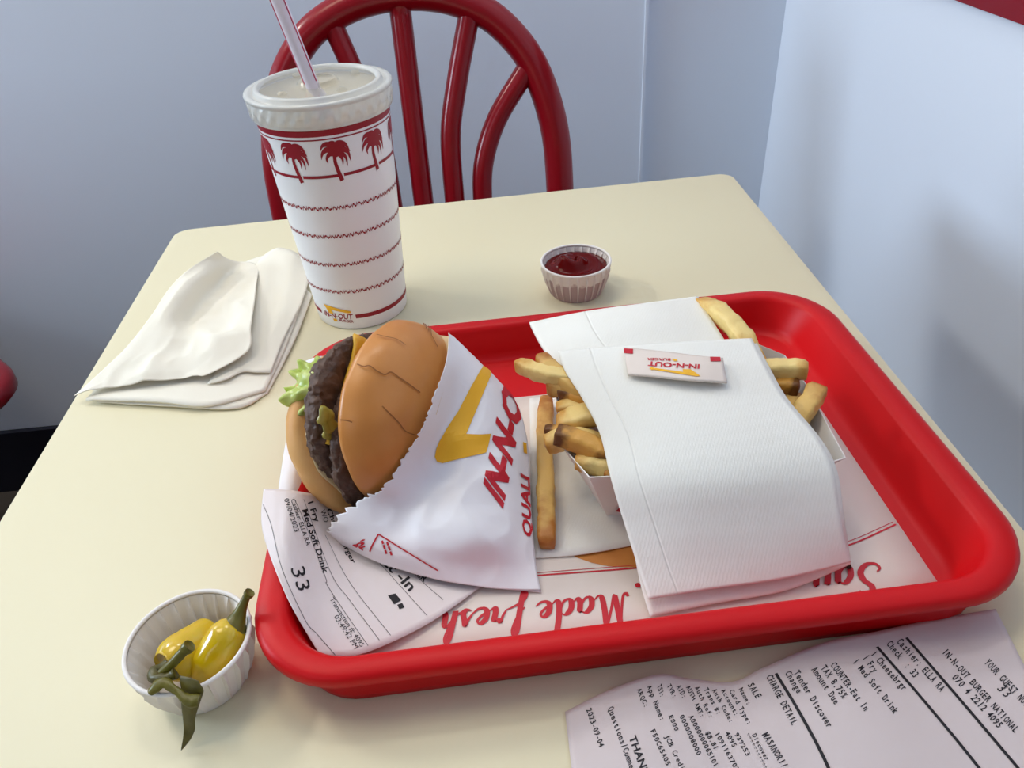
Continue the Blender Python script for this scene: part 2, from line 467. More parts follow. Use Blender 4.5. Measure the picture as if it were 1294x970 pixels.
M_napkin = napkin_material('embossed_napkin', (240, 238, 230), 0.16)
M_napkin3 = napkin_material('embossed_napkin_folded', (240, 237, 228), 0.33)
M_napkin2 = napkin_material('embossed_napkin_plain', (240, 237, 228))

def fry_material(name, base, tip, amount):
    m = material(name, base, 0.45, sss=0.08, sss_rgb=(1, .6, .2))
    nt = m.node_tree; N = nt.nodes; L = nt.links; b = N['Principled BSDF']
    tc = N.new('ShaderNodeTexCoord'); sx = N.new('ShaderNodeSeparateXYZ'); L.new(tc.outputs['UV'], sx.inputs[0])
    n = N.new('ShaderNodeTexNoise'); n.inputs['Scale'].default_value = 130; n.inputs['Detail'].default_value = 5; L.new(tc.outputs['Object'], n.inputs['Vector'])
    c = N.new('ShaderNodeMath'); c.operation = 'SUBTRACT'; c.inputs[1].default_value = 0.5; L.new(sx.outputs['X'], c.inputs[0])
    a = N.new('ShaderNodeMath'); a.operation = 'ABSOLUTE'; L.new(c.outputs[0], a.inputs[0])
    ml = N.new('ShaderNodeMath'); ml.operation = 'MULTIPLY_ADD'; ml.inputs[1].default_value = 1.6; L.new(a.outputs[0], ml.inputs[0])
    n2 = N.new('ShaderNodeMath'); n2.operation = 'MULTIPLY'; n2.inputs[1].default_value = 0.9; L.new(n.outputs['Fac'], n2.inputs[0])
    L.new(n2.outputs[0], ml.inputs[2])
    r = N.new('ShaderNodeValToRGB'); e = r.color_ramp.elements
    e[0].position = 0.60; e[0].color = srgb(*base); e[1].position = 1.62 - amount; e[1].color = srgb(*tip)
    mr = N.new('ShaderNodeMath'); mr.operation = 'MULTIPLY'; mr.inputs[1].default_value = 0.8; L.new(ml.outputs[0], mr.inputs[0])
    L.new(mr.outputs[0], r.inputs[0]); L.new(r.outputs[0], b.inputs['Base Color'])
    bp = N.new('ShaderNodeBump'); bp.inputs['Strength'].default_value = 0.25; bp.inputs['Distance'].default_value = 0.001
    n3 = N.new('ShaderNodeTexNoise'); n3.inputs['Scale'].default_value = 600; L.new(tc.outputs['Object'], n3.inputs['Vector'])
    L.new(n3.outputs['Fac'], bp.inputs['Height']); L.new(bp.outputs[0], b.inputs['Normal'])
    return m
M_fry_pale = fry_material('pale_fry', (238, 208, 134), (206, 150, 66), 0.55)
M_fry_gold = fry_material('golden_fry', (228, 186, 106), (180, 112, 42), 0.58)
M_fry_brown = fry_material('browned_fry', (212, 156, 70), (108, 64, 22), 0.80)

# ---------------------------------------------------------------- setting
YW, XW = 1.2426, 0.505
def structure(name, vf, mat, label=None, parent=None):
    o = make(name, vf[0], vf[1], mat, parent, smooth=False, kind='structure')
    if label: o['label'] = label
    return o
structure('floor', box((-2.6, -1.6, -0.05), (1.2, 2.2, 0.0)), M_floor, 'dark brown floor under the table')
structure('wall_back', box((-2.6, YW, 0), (0.290, YW + 0.10, 2.7)), M_wall, 'pale blue-white wall behind the red chair')
structure('wall_alcove', box((0.290, YW + 0.012, 0), (XW + 0.1, YW + 0.112, 2.7)), M_wall, 'narrow recessed piece of wall in the corner right of the chair')
structure('wall_right', box((XW, -1.6, 0), (XW + 0.10, YW + 0.012, 2.7)), M_wall, 'pale wall along the right side of the table')
structure('added_light_screen', box((-1.66, -1.6, 0), (-1.58, YW, 0.95)), M_frontwall, 'added low screen out of view, keeping window light off the lower wall')  # added out of view to block window light from the lower left wall
structure('ceiling', box((-2.6, -1.6, 2.7), (XW + 0.1, YW + 0.112, 2.8)), M_wall, 'white ceiling over the table')
structure('wall_front', box((-2.6, -1.7, 0), (XW + 0.1, -1.6, 2.7)), M_frontwall, 'muted wall on the near side of the room, behind the viewer')
structure('baseboard_back', box((-2.6, YW - 0.012, 0), (XW - 0.013, YW - 0.001, 0.147)), M_base, 'dark navy baseboard at the foot of the back wall')
structure('baseboard_right', box((XW - 0.012, -1.6, 0), (XW, YW, 0.147)), M_base, 'dark navy baseboard along the right wall')
structure('trim_1', box((0.286, YW - 0.003, 0.147), (0.290, YW + 0.012, 2.7)), M_wall, 'narrow white corner strip where the back wall steps back')
structure('trim_2', box((XW - 0.006, -1.6, T + 0.137), (XW, YW, T + 0.30)), M_stripe, 'dark red band running along the right wall')

# ---------------------------------------------------------------- table
TX0, TX1, TY0, TY1 = -0.2955, 0.2722, -0.02, 0.7530
TROT = math.radians(1.2)
tb = new_empty('cafe_table', ((TX0 + TX1) / 2, 0.3665, 0), 'cream laminate cafe table carrying the tray, drink and receipts', 'table')
cxm, cym = (TX0 + TX1) / 2, (TY0 + TY1) / 2
def skew(p):        # far edge runs slightly away to the right
    p = np.array(p, float)
    p[:, 1] += (p[:, 0] - cxm) * 0.032 * (p[:, 1] > cym)
    return p
lp = []
for ins, z in ((0.012, -0.030), (0.002, -0.030), (0.0, -0.028), (0.0, -0.003), (0.0008, -0.001), (0.003, 0.0)):
    q = rrect(cxm, cym, (TX1 - TX0) / 2 - ins, (TY1 - TY0) / 2 - ins, 0.014)
    lp.append(skew([(x, y, T + z) for x, y in q]))
v, f = loops_mesh(lp); n0 = len(lp[0])
f += [tuple(range(n0))[::-1], tuple(len(v) - n0 + k for k in range(n0))]
sharp(make('tabletop', v, f, M_table, tb))
v, f = lathe([(0.04, 0.06), (0.04, 0.69), (0.11, 0.705), (0.11, 0.7095)], (cxm, cym, 0), 32, close_top=True, close_bottom=True)
make('column', v, f, M_steel, tb)
for dx, dy in ((1, 0), (-1, 0), (0, 1), (0, -1)):
    p = [np.array((cxm, cym, 0.05)) + np.array((dx, dy, 0)) * s + np.array((0, 0, z)) for s, z in ((0.0, 0.02), (0.08, 0.015), (0.18, -0.005), (0.24, -0.024))]
    v, f = tube(smooth_path(p, 4), lambda t: 0.03 - 0.008 * t, 12)
    make('foot', v, f, M_steel, tb)

# ---------------------------------------------------------------- chairs
def chair(cx, cy, rot, label, lean=0.22):
    """hoop-back metal chair; local x across, local y toward the back, z up from the floor"""
    c, s = math.cos(rot), math.sin(rot)
    def W(p):
        p = np.asarray(p, float); q = p.copy()
        q[..., 0] = cx + c * p[..., 0] - s * p[..., 1]; q[..., 1] = cy + s * p[..., 0] + c * p[..., 1]
        return q
    root = new_empty('hoop_back_chair', (cx, cy, 0), label, 'chair', 'red hoop back chairs')
    SZ = T - 0.29
    def plane(x, z): return (x, 0.20 + lean * (z - SZ), z)
    half = [(0.170, SZ - T), (0.1785, -0.18), (0.181, -0.09), (0.179, -0.025), (0.167, 0.030), (0.147, 0.074), (0.113, 0.112), (0.075, 0.133), (0.038, 0.1435)]
    pts = [plane(x, T + z) for x, z in half] + [plane(0, T + 0.1465)] + [plane(-x, T + z) for x, z in reversed(half)]
    v, f = tube(W(smooth_path(pts, 5)), 0.0182, 16); make('hoop', v, f, M_chair, root)
    sp = [[(0, -0.28), (0, 0.0), (0, 0.146)]]
    a = [(0.045, -0.28), (0.041, -0.15), (0.041, -0.093), (0.0445, -0.0145), (0.060, 0.049), (0.079, 0.110), (0.084, 0.128)]
    b = [(0.086, -0.28), (0.079, -0.15), (0.078, -0.092), (0.0845, -0.047), (0.105, 0.0), (0.141, 0.047), (0.152, 0.060)]
    for k in (1, -1): sp += [[(k * x, z) for x, z in a], [(k * x, z) for x, z in b]]
    for q in sp:
        v, f = tube(W(smooth_path([plane(x, T + z) for x, z in q], 6)), 0.0132, 12); make('spindle', v, f, M_chair, root)
    lp = []
    for ins, z in ((0.03, -0.035), (0.008, -0.035), (0.0, -0.026), (0.0, -0.010), (0.006, -0.002), (0.02, 0.0), (0.06, -0.003)):
        lp.append([tuple(W(np.array((x, y, SZ + z)))) for x, y in rrect(0, 0, 0.205 - ins, 0.205 - ins, 0.07 - ins * 0.5)])
    v, f = loops_mesh(lp); n0 = len(lp[0]); f += [tuple(range(n0))[::-1], tuple(len(v) - n0 + k for k in range(n0))]
    make('seat', v, f, M_seat, root)
    for sx, sy in ((1, 1), (1, -1), (-1, 1), (-1, -1)):
        p = [(sx * 0.085, sy * 0.085, SZ - 0.033), (sx * 0.085, sy * 0.085, 0.002)]
        v, f = tube(W(np.array(p)), 0.0125, 12); make('leg', v, f, M_chair, root)
    return root
chair(-0.0615, 0.7325, 0, 'dark red hoop back chair at the far side of the table, behind the drink cup')
chair(-0.941, 0.950, math.radians(135), 'dark red chair at the left edge of the photo, only a seat corner showing')

# ---------------------------------------------------------------- tray
TC = (0.061, 0.3358); THX, THY = 0.1815, 0.1374; TR = math.radians(1.3)
def tray_pt(x, y):
    dx, dy = x - TC[0], y - TC[1]
    return (TC[0] + dx * math.cos(TR) - dy * math.sin(TR), TC[1] + dx * math.sin(TR) + dy * math.cos(TR))
prof = [(.060, .050, .0040, .006), (.030, .0195, .0040, .024), (.0265, .0155, .0056, .026), (.0245, .0142, .0100, .028), (.0162, .0126, .0270, .033), (.0146, .0114, .0292, .034),
        (.0120, .0096, .0302, .035), (.0030, .0026, .0298, .044), (.0006, .0006, .0282, .046), (0, 0, .0262, .046), (0, 0, .0236, .046), (.0015, .0012, .0226, .045),
        (.0100, .0066, .0228, .037), (.0145, .0078, .0205, .034), (.0175, .0082, .0050, .030), (.0190, .0086, .0010, .029), (.0220, .0110, .0002, .026)]
lp = []
for ix, iy, z, r in prof:
    lp.append([tray_pt(x, y) + (T + z,) for x, y in rrect(TC[0], TC[1], THX - ix, THY - iy, r, 12)])
v, f = loops_mesh(lp); n0 = len(lp[0])
f = [q[::-1] for q in f]
f += [tuple(range(n0)), tuple(len(v) - n0 + k for k in range(n0))[::-1]]
make('serving_tray', v, [q[::-1] for q in f][:0] + f, M_tray, None, 'red plastic serving tray holding the burger and fries', 'tray')

# paper liner in the tray
def flat_sheet(corners): return Sheet([[corners[0], corners[1]], [corners[3], corners[2]]])
ZL = 0.0046
def L(x, y): a = tray_pt(x, y); return (a[0], a[1], T + ZL)
liner = flat_sheet([L(-0.078, 0.412), L(0.2068, 0.408), L(0.2055, 0.2195), L(-0.078, 0.2195)])
lin = new_empty('tray_liner', (0.06, 0.32, T + ZL), 'white printed paper liner on the bottom of the red tray', 'paper liner')
sheet_obj('sheet', liner, 14, 12, M_paper, lin, solid=0.0003)
pcs = [line_px(liner, [(560, 738), (675, 727.5), (735, 723), (805, 717.5), (900, 708), (1000, 699), (1060, 691), (1085, 684), (1132, 662.5)], 0.0010),
       line_px(liner, [(560, 734), (675, 724), (735, 719.3), (805, 713.8), (900, 705), (1000, 696), (1060, 686.5), (1085, 679), (1128, 659.5)], 0.0004)]
# brush script, drawn letter by letter: x-height 0.5, capitals 1
SCRIPT = {
 'M': (1.05, [[(0, .12), (.06, .0), (.16, .12), (.26, .6), (.33, 1.0), (.37, .5), (.42, .02), (.56, .5), (.74, 1.0), (.76, .5), (.80, .08), (.90, .0), (1.05, .14)]]),
 'a': (.62, [[(.45, .44), (.28, .52), (.10, .34), (.08, .08), (.2, .0), (.36, .16), (.46, .48), (.43, .15), (.5, .0), (.62, .12)]]),
 'd': (.66, [[(.45, .42), (.28, .52), (.10, .34), (.08, .08), (.2, .0), (.36, .16), (.50, .7), (.56, 1.05), (.47, .5), (.46, .1), (.54, .0), (.66, .12)]]),
 'e': (.50, [[(.0, .12), (.2, .22), (.36, .40), (.28, .52), (.12, .38), (.08, .12), (.2, .0), (.36, .02), (.5, .14)]]),
 'f': (.55, [[(.0, .12), (.2, .36), (.38, .8), (.36, 1.02), (.26, .9), (.18, .4), (.08, -.2), (.0, -.45), (-.08, -.36), (.02, -.12), (.3, .04), (.55, .14)]]),
 'r': (.52, [[(.0, .12), (.12, .34), (.18, .54), (.24, .44), (.38, .46), (.34, .2), (.36, .02), (.52, .12)]]),
 's': (.46, [[(.0, .12), (.14, .34), (.22, .54), (.26, .34), (.30, .12), (.2, .0), (.06, .04)], [(.2, .0), (.46, .12)]]),
 'h': (.66, [[(.0, .12), (.22, .46), (.36, .86), (.32, 1.04), (.22, .86), (.14, .4), (.08, .0), (.16, .28), (.32, .5), (.40, .42), (.38, .12), (.46, .0), (.66, .14)]]),
 'S': (.80, [[(.68, .80), (.74, .94), (.60, 1.02), (.38, .90), (.36, .70), (.54, .50), (.60, .24), (.42, .02), (.16, .02), (.04, .18), (.14, .28)]]),
 'u': (.66, [[(.0, .12), (.14, .5), (.10, .18), (.2, .0), (.36, .16), (.46, .5), (.42, .14), (.5, .0), (.66, .12)]]),
}
def script_2d(word, wid=0.12):
    out = []; x = 0.0
    for ch in word:
        if ch == ' ': x += 0.34; continue
        adv, strokes = SCRIPT[ch]
        for s in strokes:
            p = smooth_path(s, 5)
            p = np.stack([p[:, 0] + p[:, 1] * 0.18 + x, p[:, 1]], 1)
            v, f = ribbon_2d(p, lambda t, d: wid * (0.55 + 0.75 * max(0.0, -d[1] * 0.95 - d[0] * 0.1)) * (0.5 + 0.5 * min(1, 8 * min(t, 1 - t))))
            out.append((v, f))
        x += adv
    return out, x
def script_px(S, word, A, B, H, wid=0.12):
    out, x = script_2d(word, wid); fm = frame_map(S, A, B, H)
    res = []
    for v, f in out:
        q = fm(np.stack([v[:, 0] / x, v[:, 1]], 1))
        res += [(q[list(k)], [(0, 1, 2, 3)]) for k in f]
    return res
pcs += script_px(liner, 'Made fresh', (793, 749), (552, 775), (806, 785), 0.14)
pcs += script_px(liner, 'Sau', (1112, 711), (1020, 722), (1128, 750), 0.14)
for x, y in ((806, 740), (833, 737)):
    pcs.append(poly_px(liner, [(x + 4 * math.cos(a), y + 3 * math.sin(a)) for a in np.linspace(0, 6.28, 10)[:-1]]))
v, f = lay(pcs, liner, 0.0002, 0.03, 8e-7); flat(make('red_lettering', v, f, M_red, lin, label='red script and double rule printed on the liner'))
el = [(795 + 95 * math.cos(a), 672 + 45 * math.sin(a)) for a in np.linspace(0, 2 * math.pi, 28)[:-1]]
v, f = lay([poly_px(liner, el)], liner, 0.00015, 0.03); flat(make('printed_bun', v, f, M_orange, lin, label='orange-brown printed bun picture'))

# flat napkin lying on the liner under the fries
for k, (cs, ms, lb) in enumerate([
    ([(669, 503), (800, 492), (812, 686), (674, 705)], M_napkin2, 'flat white napkin on the liner, under the loose fry and the fry boat')]):
    S = Sheet([[at(*cs[0], .0058), at((cs[0][0]+cs[1][0])/2, (cs[0][1]+cs[1][1])/2, .0060), at(*cs[1], .0058)],
               [at(671, 600, .0062), at(735, 600, .0066), at(806, 590, .0060)],
               [at(*cs[3], .0056), at(740, 699, .0064), at(*cs[2], .0056)]])
    sheet_obj('paper_napkin', S, 20, 20, ms, None, solid=0.0006, label=lb, cat='napkin')

# crumbs
for loc, s, lb in ((at(1071, 713, .0062), .0022, 'small brown crumb on the printed S of the liner'), (at(1088, 462, .0185), .0018, 'dark crumb stuck to the inner right wall of the tray')):
    v, f = lathe([(.2, -.6), (.8, -.3), (1, .1), (.7, .6), (.2, .8)], (0, 0, 0), 10, close_top=True, close_bottom=True)
    v = bumpy(v, .35, 1.3, 4) * s * np.array((.7, 1.3, .7)) + loc
    make('crumb', v, f, M_crumb, None, lb, 'crumb')

# ---------------------------------------------------------------- drink cup
CC = np.array([-0.0955, 0.5575]); CZ = T + 0.0004
def cup_r(z): return 0.0358 + (0.0458 - 0.0358) * z / 0.157
cup = new_empty('drink_cup', (CC[0], CC[1], T), 'tall white paper drink cup with red palm trees, a lid and a straw', 'cup')
v, f = lathe([(0.010, 0.004), (0.0335, 0.004), (0.0345, 0.0), (0.0355, 0.0), (0.0359, 0.001), (cup_r(.157), .157), (cup_r(.160), .160), (cup_r(.160) - .0012, .160), (cup_r(.1) - .0012, .10), (.0346, .006), (.008, .0055)], (CC[0], CC[1], CZ), 96, close_bottom=True)
make('cup_body', v, f, M_cup, cup)
class CupSide:
    def __call__(self, u, v):       # u: angle, v: height
        u = np.asarray(u, float); v = np.asarray(v, float); r = cup_r(v)
        return np.stack([CC[0] + r * np.cos(u), CC[1] + r * np.sin(u), CZ + v], -1)
    def normal(self, u, v):
        return np.stack([np.cos(u), np.sin(u), -0.065 * np.ones_like(u)], -1)
cs = CupSide(); A0 = math.atan2(-CC[1], -CC[0])
DOM = (A0 - 1.4, A0 + 1.4, 0.0, 0.16)
on(cs, 420, 250, DOM)
def strip_uv(u0, u1, z, w, n=90, wave=None):
    us = np.linspace(u0, u1, n)
    zz = np.array([z + (wave(u) if wave else 0) for u in us])
    p = np.stack([us, zz], 1)
    return np.concatenate([p + (0, w / 2), p - (0, w / 2)]), [(i, i + 1, n + i + 1, n + i) for i in range(n - 1)]
pcs = [strip_uv(0, 2 * math.pi, .1560, .0042), strip_uv(0, 2 * math.pi, .1518, .0009)]
def wave_at(ph):
    def w(u):
        x = (u * 9.5 + ph) % 1.0
        if x < 0.62: return 0.0010 * math.sin(x / 0.62 * 2 * math.pi)
        k = (x - 0.62) / 0.38
        return 0.0017 * (1 - 4 * abs((k * 2.5) % 1.0 - 0.5))
    return w
for z, ph in ((.1030, .1), (.0812, .45), (.0578, .75), (.0345, .3)):
    pcs.append(strip_uv(0, 2 * math.pi, z, 0.0014, 620, wave_at(ph)))
foot = on(cs, 418, 226); PALM_Z = 0.1262
palms = [A0 + 0.03 + k * math.radians(36.6) for k in range(-4, 6)]
def palm(u0):
    H = 0.0262; out = []
    k = .74 * H / cup_r(.135)
    def add(path, wf):
        v, f = ribbon_2d(smooth_path(path, 5), wf); out.append((np.stack([u0 + v[:, 0] * k, .1222 + v[:, 1] * H], 1), f))
    add([(.10, .0), (.03, .25), (-.02, .5), (.0, .75)], lambda t, d: .15 - .05 * t)
    taper = lambda w: (lambda t, d: w * (0.9 - 0.85 * t ** 1.6))
    for path, w in [([(0, .74), (-.2, .86), (-.38, .78), (-.46, .62)], .20), ([(0, .74), (-.12, .98), (-.32, .98), (-.44, .84)], .2), ([(0, .76), (.05, .98), (-.1, 1.02), (-.22, .98)], .2),
                    ([(0, .76), (.16, .96), (.4, .94), (.54, .72)], .26), ([(0, .74), (.24, .84), (.46, .72), (.52, .46)], .24), ([(0, .72), (.2, .74), (.36, .6), (.38, .36)], .2), ([(.0, .74), (.14, .72), (.24, .56), (.22, .40)], .18),
                    ([(0, .74), (-.16, .74), (-.28, .62), (-.26, .5)], .16)]: add(path, taper(w))
    return out
for i, u0 in enumerate(palms):
    pcs += palm(u0)
    nx = palms[(i + 1) % len(palms)] + (2 * math.pi if i == len(palms) - 1 else 0)
    pcs.append(strip_uv(u0 + .085, nx + .01, PALM_Z, .0021, 16))
# foot band with a gap for the mark
la = on(cs, 409, 395)[0]; lb_ = on(cs, 447, 402)[0]
pcs.append(strip_uv(lb_ + .05, la - .06 + 2 * math.pi, .0118, .0036))
pcs.append(text_px(cs, 'IN-N-OUT', (411, 397.5), (446, 403), (409.8, 391.5), bold=.02))
pcs.append(text_px(cs, 'BURGER', (429, 405.5), (447, 407.5), (428.6, 402.5), bold=.02))
v, f = lay(pcs, cs, .0002, .006); flat(make('red_print', v, f, M_maroon, cup, label='dark red palm trees, barbed lines and lettering'))
pcs = [poly_px(cs, [(409, 383), (413, 385), (427, 389.5), (443, 392.8), (443.5, 395), (440, 395.5), (425, 392.5), (418, 390.5), (422, 396), (417, 395.5)]),
       poly_px(cs, [(421, 402), (425, 402), (427.5, 405.5), (423, 405.5)])]
v, f = lay(pcs, cs, .0004, .006); flat(make('yellow_arrow', v, f, M_yel, cup, label='yellow bent arrow mark'))
# lid
def knurl(j, th, r, z):
    if 0.1612 < z < 0.1657: return r + 0.00028 * (1 if int(th / (2 * math.pi) * 64) % 2 else -1)
    if 0.1657 <= z < 0.1708: return r + 0.00028 * (1 if int(th / (2 * math.pi) * 64 ) % 2 == 0 else -1)
    return r
lidp = [(.0445, .1590), (.0478, .1588), (.0482, .1594), (.0482, .1608), (.0488, .1614), (.0489, .1655), (.0491, .1660), (.0493, .1705), (.0490, .1712), (.0490, .1720), (.0501, .1728), (.0503, .1740), (.0499, .1750), (.0474, .1752), (.0462, .1748), (.0450, .1738), (.0440, .1740), (.0434, .1766), (.0424, .1776), (.0406, .1776), (.0398, .1768), (.0390, .1756)]
v, f = lathe(lidp, (CC[0], CC[1], CZ), 256, knurl); lid = make('lid', v, f, M_lid, cup, label='translucent white plastic lid with a knurled rim')
lidt = [(.0392, .1757), (.030, .1758), (.016, .1758), (.0135, .1760), (.0128, .1784), (.0112, .1788), (.0100, .1776), (.006, .1772)]
v, f = lathe(lidt, (CC[0], CC[1], CZ), 64, close_top=True); make('lid_panel', v, f, M_lidtop, lid)
for a in (0.6, 2.2, 3.9, 5.4):
    v, f = lathe([(.0035, -.0002), (.003, .001), (.0016, .0016)], (CC[0] + .029 * math.cos(a), CC[1] + .029 * math.sin(a), CZ + .1760), 18, close_top=True); make('lid_dimple', v, f, M_lidtop, lid)
v, f = lathe([(.0, .158), (.0435, .158), (.0440, .161)], (CC[0], CC[1], CZ), 48); make('drink_surface', v, f, M_drink, cup)
# straw
s0 = at(393, 103, .180); sdir = _unit((-0.0118, 0.0, 0.06))
v, f = tube([s0 - sdir * .02, s0, s0 + sdir * .06, s0 + sdir * .14], .0046, 20); st = make('straw', v, f, M_straw, cup, label='white straw with thin red stripes')
for a in (2.6, 4.6, 0.4):
    ax = np.cross(sdir, (0, 1, 0)); ax /= np.linalg.norm(ax); ay = np.cross(sdir, ax); o_ = .0046 * (math.cos(a) * ax + math.sin(a) * ay)
    v, f = tube([s0 + o_, s0 + sdir * .07 + o_, s0 + sdir * .14 + o_], .0005, 6); make('stripe', v, f, M_pink, st)

# ---------------------------------------------------------------- paper condiment cups
def souffle(name, cx, cy, label, rz=0.0, mat=None):
    n = 24
    def pleat(amount):
        def fn(j, th, r, z):
            x = ((th + rz) * n / (2 * math.pi)) % 1.0
            k = 1.0 - x / 0.30 if x < 0.30 else 0.0
            w = amount * max(0.0, min(1.0, (0.0262 - z) / 0.004)) * max(0.0, min(1.0, z / .003))
            return r + w * (k if x < .3 else 0.0)
        return fn
    root = new_empty(name, (cx, cy, T), label, 'paper cup', 'pleated paper condiment cups')
    v, f = lathe([(.0206, .0), (.0208, .0015), (.0236, .012), (.0258, .021), (.0269, .0258), (.0272, .0262)], (cx, cy, T + .0002), 24 * 12, pleat(.0026), close_bottom=True)
    vi, fi = lathe([(.0262, .0258), (.0250, .021), (.0226, .012), (.0198, .0018), (.002, .0016)], (cx, cy, T + .0002), 24 * 12, lambda j, th, r, z: r - (0.0 if z < .003 or z > .0255 else .0018 * max(0, 1 - (((th + rz) * n / (2 * math.pi)) % 1.0) / .4)))
    fi = fi
    v, f = merge((v, f), (vi, fi)); sharp(make('pleated_wall', v, f, mat or M_souf, root), 22)
    ring = [(cx + .0272 * math.cos(a), cy + .0272 * math.sin(a), T + .0268) for a in np.linspace(0, 2 * math.pi, 97)]
    v, f = tube(ring, .0011, 8, cap=False); make('rolled_rim', v, f, M_souf, root)
    return root
souffle('condiment_cup', .0785, .5500, 'pleated white paper cup of ketchup near the far edge of the table', .1, M_soaked)
souffle('condiment_cup', -.1462, .2262, 'pleated white paper cup of yellow peppers beside the near left tray corner', .0)
# ketchup, swirled
V, Fc = [], []; nr, na = 22, 72
for j in range(nr + 1):
    rr = .0249 * j / nr
    for k in range(na):
        th = 2 * math.pi * k / na
        x, y = rr * math.cos(th), rr * math.sin(th)
        h = .0222 + .0034 * (1 - (rr / .0249) ** 2)
        h += .0019 * math.sin(3.2 * rr / .0249 * 3.14 + th + .5) * (1 - (rr / .0249) ** 4)
        h += .0058 * math.exp(-((x + .010) ** 2 + (y + .001) ** 2) / .00007) + .0030 * math.exp(-((x - .006) ** 2 + (y - .003) ** 2) / .0001)
        V.append((.0785 + x, .5500 + y, T + h))
Fc = [(j*na + k, j*na + (k+1) % na, (j+1)*na + (k+1) % na, (j+1)*na + k) for j in range(nr) for k in range(na)]
base = len(V)
for k in range(na):
    th = 2 * math.pi * k / na; V.append((.0785 + .0195 * math.cos(th), .5500 + .0195 * math.sin(th), T + .0022))
Fc += [(nr*na + (k+1) % na, nr*na + k, base + k, base + (k+1) % na)[::-1] for k in range(na)]
make('ketchup', V, Fc, M_ketchup, None, 'swirled dark red ketchup filling the far paper cup', 'ketchup')

# peppers
def pepper(name, body, rad, label):
    root = new_empty(name, tuple(at(*body[0])), label, 'pepper', 'yellow chili peppers in the near paper cup')
    v, f = tube(smooth_path([at(*p) for p in body], 8), rad, 24)
    make('flesh', bumpy(v, .0005, 130, 3), f, M_pepper, root)
    return root
p1 = pepper('chili_pepper', [(246, 862, .010), (262, 843, .015), (280, 815, .0225), (293, 795, .027), (299, 787, .0285)], lambda t: .0088 * min(1, (t * 3.2 + .03)) ** .6 * (1 if t < .6 else 1 - 0.62 * ((t - .6) / .4) ** 1.5), 'glossy yellow chili pepper standing upright with its stem over the cup rim')
v, f = tube(smooth_path([at(295, 793, .0275), at(301, 780, .0305), at(306, 767, .034), at(311, 755, .0375), at(316, 748, .040)], 6), lambda t: .0046 * (1 - t) ** 3 + .0018 + .0006 * (t > .85), 12)
make('stem', v, f, M_stem, p1)
p2 = pepper('chili_pepper', [(280, 800, .010), (262, 808, .013), (240, 822, .017), (220, 834, .020), (206, 842, .022)], lambda t: .0106 * min(1, (t * 4 + .05)) ** .55 * (1 if t < .6 else 1 - 0.42 * ((t - .6) / .4) ** 2), 'deeper yellow chili pepper lying down with a dark leafy cap over the near cup rim')
v, f = tube(smooth_path([at(212, 842, .026), at(196, 851, .027), at(203, 858, .029), at(222, 852, .031)], 5), lambda t: .0034 * (1 - .4 * t), 10); make('calyx', bumpy(v, .0012, 300), f, M_leaf, p2)
v, f = tube(smooth_path([at(205, 850, .028), at(218, 838, .033), at(230, 825, .037), at(240, 815, .040)], 6), lambda t: .0021 + .0007 * (t > .8), 12); make('stem', v, f, M_stem, p2)
v, f = tube(smooth_path([at(190, 874, .029), at(206, 862, .0315), at(222, 872, .0305), at(238, 884, .0285), at(252, 885, .0275)], 6), lambda t: .0022 + .0006 * math.sin(t * 9), 8, squash=.6); make('twig', bumpy(v, .0006, 300), f, M_stem, p2)
lf = px_sheet([[(226, 853, .0315), (240, 856, .0325), (250, 860, .0318)], [(229, 872, .0285), (244, 870, .0300), (257, 872, .0290)], [(229, 890, .0215), (243, 890, .0230), (254, 884, .0240)], [(231, 908, .0150), (240, 908, .0160), (247, 906, .0155)],
               [(232, 924, .0090), (238, 922, .0095), (246, 922, .0095)], [(229, 948, .0022), (233, 944, .0024), (241, 934, .0045)]])
sheet_obj('leaf', lf, 14, 26, M_leaf, p2, solid=.0004)

# ---------------------------------------------------------------- pile of used paper at the left
def ridged(amp, scale, seed):
    def fn(p, u, v):
        q = np.asarray(p).reshape(-1, 3); r = q.copy(); uu = np.broadcast_to(u, np.asarray(p).shape[:-1]).ravel(); vv = np.broadcast_to(v, np.asarray(p).shape[:-1]).ravel()
        for i, x in enumerate(q):
            a = noise.noise(Vector((x[0] * scale, x[1] * scale * .7, seed))); b = noise.noise(Vector((x[0] * scale * 2.1, x[1] * scale * 1.6, seed + 5)))
            k = min(1.0, 6 * min(uu[i], 1 - uu[i], vv[i] + .05, 1 - vv[i] + .1))
            r[i, 2] += k * (amp * (.35 - abs(a)) * 2 + amp * .7 * (.35 - abs(b)))
        return r.reshape(np.asarray(p).shape)
    return fn
def pile(name, rows, mat, label, solid, nu=30, nv=30, amp=.0008, seed=1, parent=None, cat='napkin', group=None):
    S = px_sheet(rows); S.fn = ridged(amp, 26, seed) if amp > .001 else crumple(amp, 60, seed)
    return sheet_obj(name, S, nu, nv, mat, parent, solid=solid, label=label, cat=cat, group=group)
M_used = material('soft_used_paper', (240, 234, 218), 0.7, bump=0.06, bump_scale=180, spec=0.2)
pile('folded_napkin', [[(205, 400, .0030), (300, 340, .0036), (352, 330, .0040), (394, 372, .0030)], [(165, 455, .0030), (255, 430, .0050), (325, 425, .0050), (372, 430, .0026)], [(122, 507, .0020), (210, 512, .0030), (298, 515, .0022), (338, 496, .0016)]], M_used,
     'flat folded napkin at the bottom of the pile left of the drink cup', .0012, amp=.0003, seed=5)
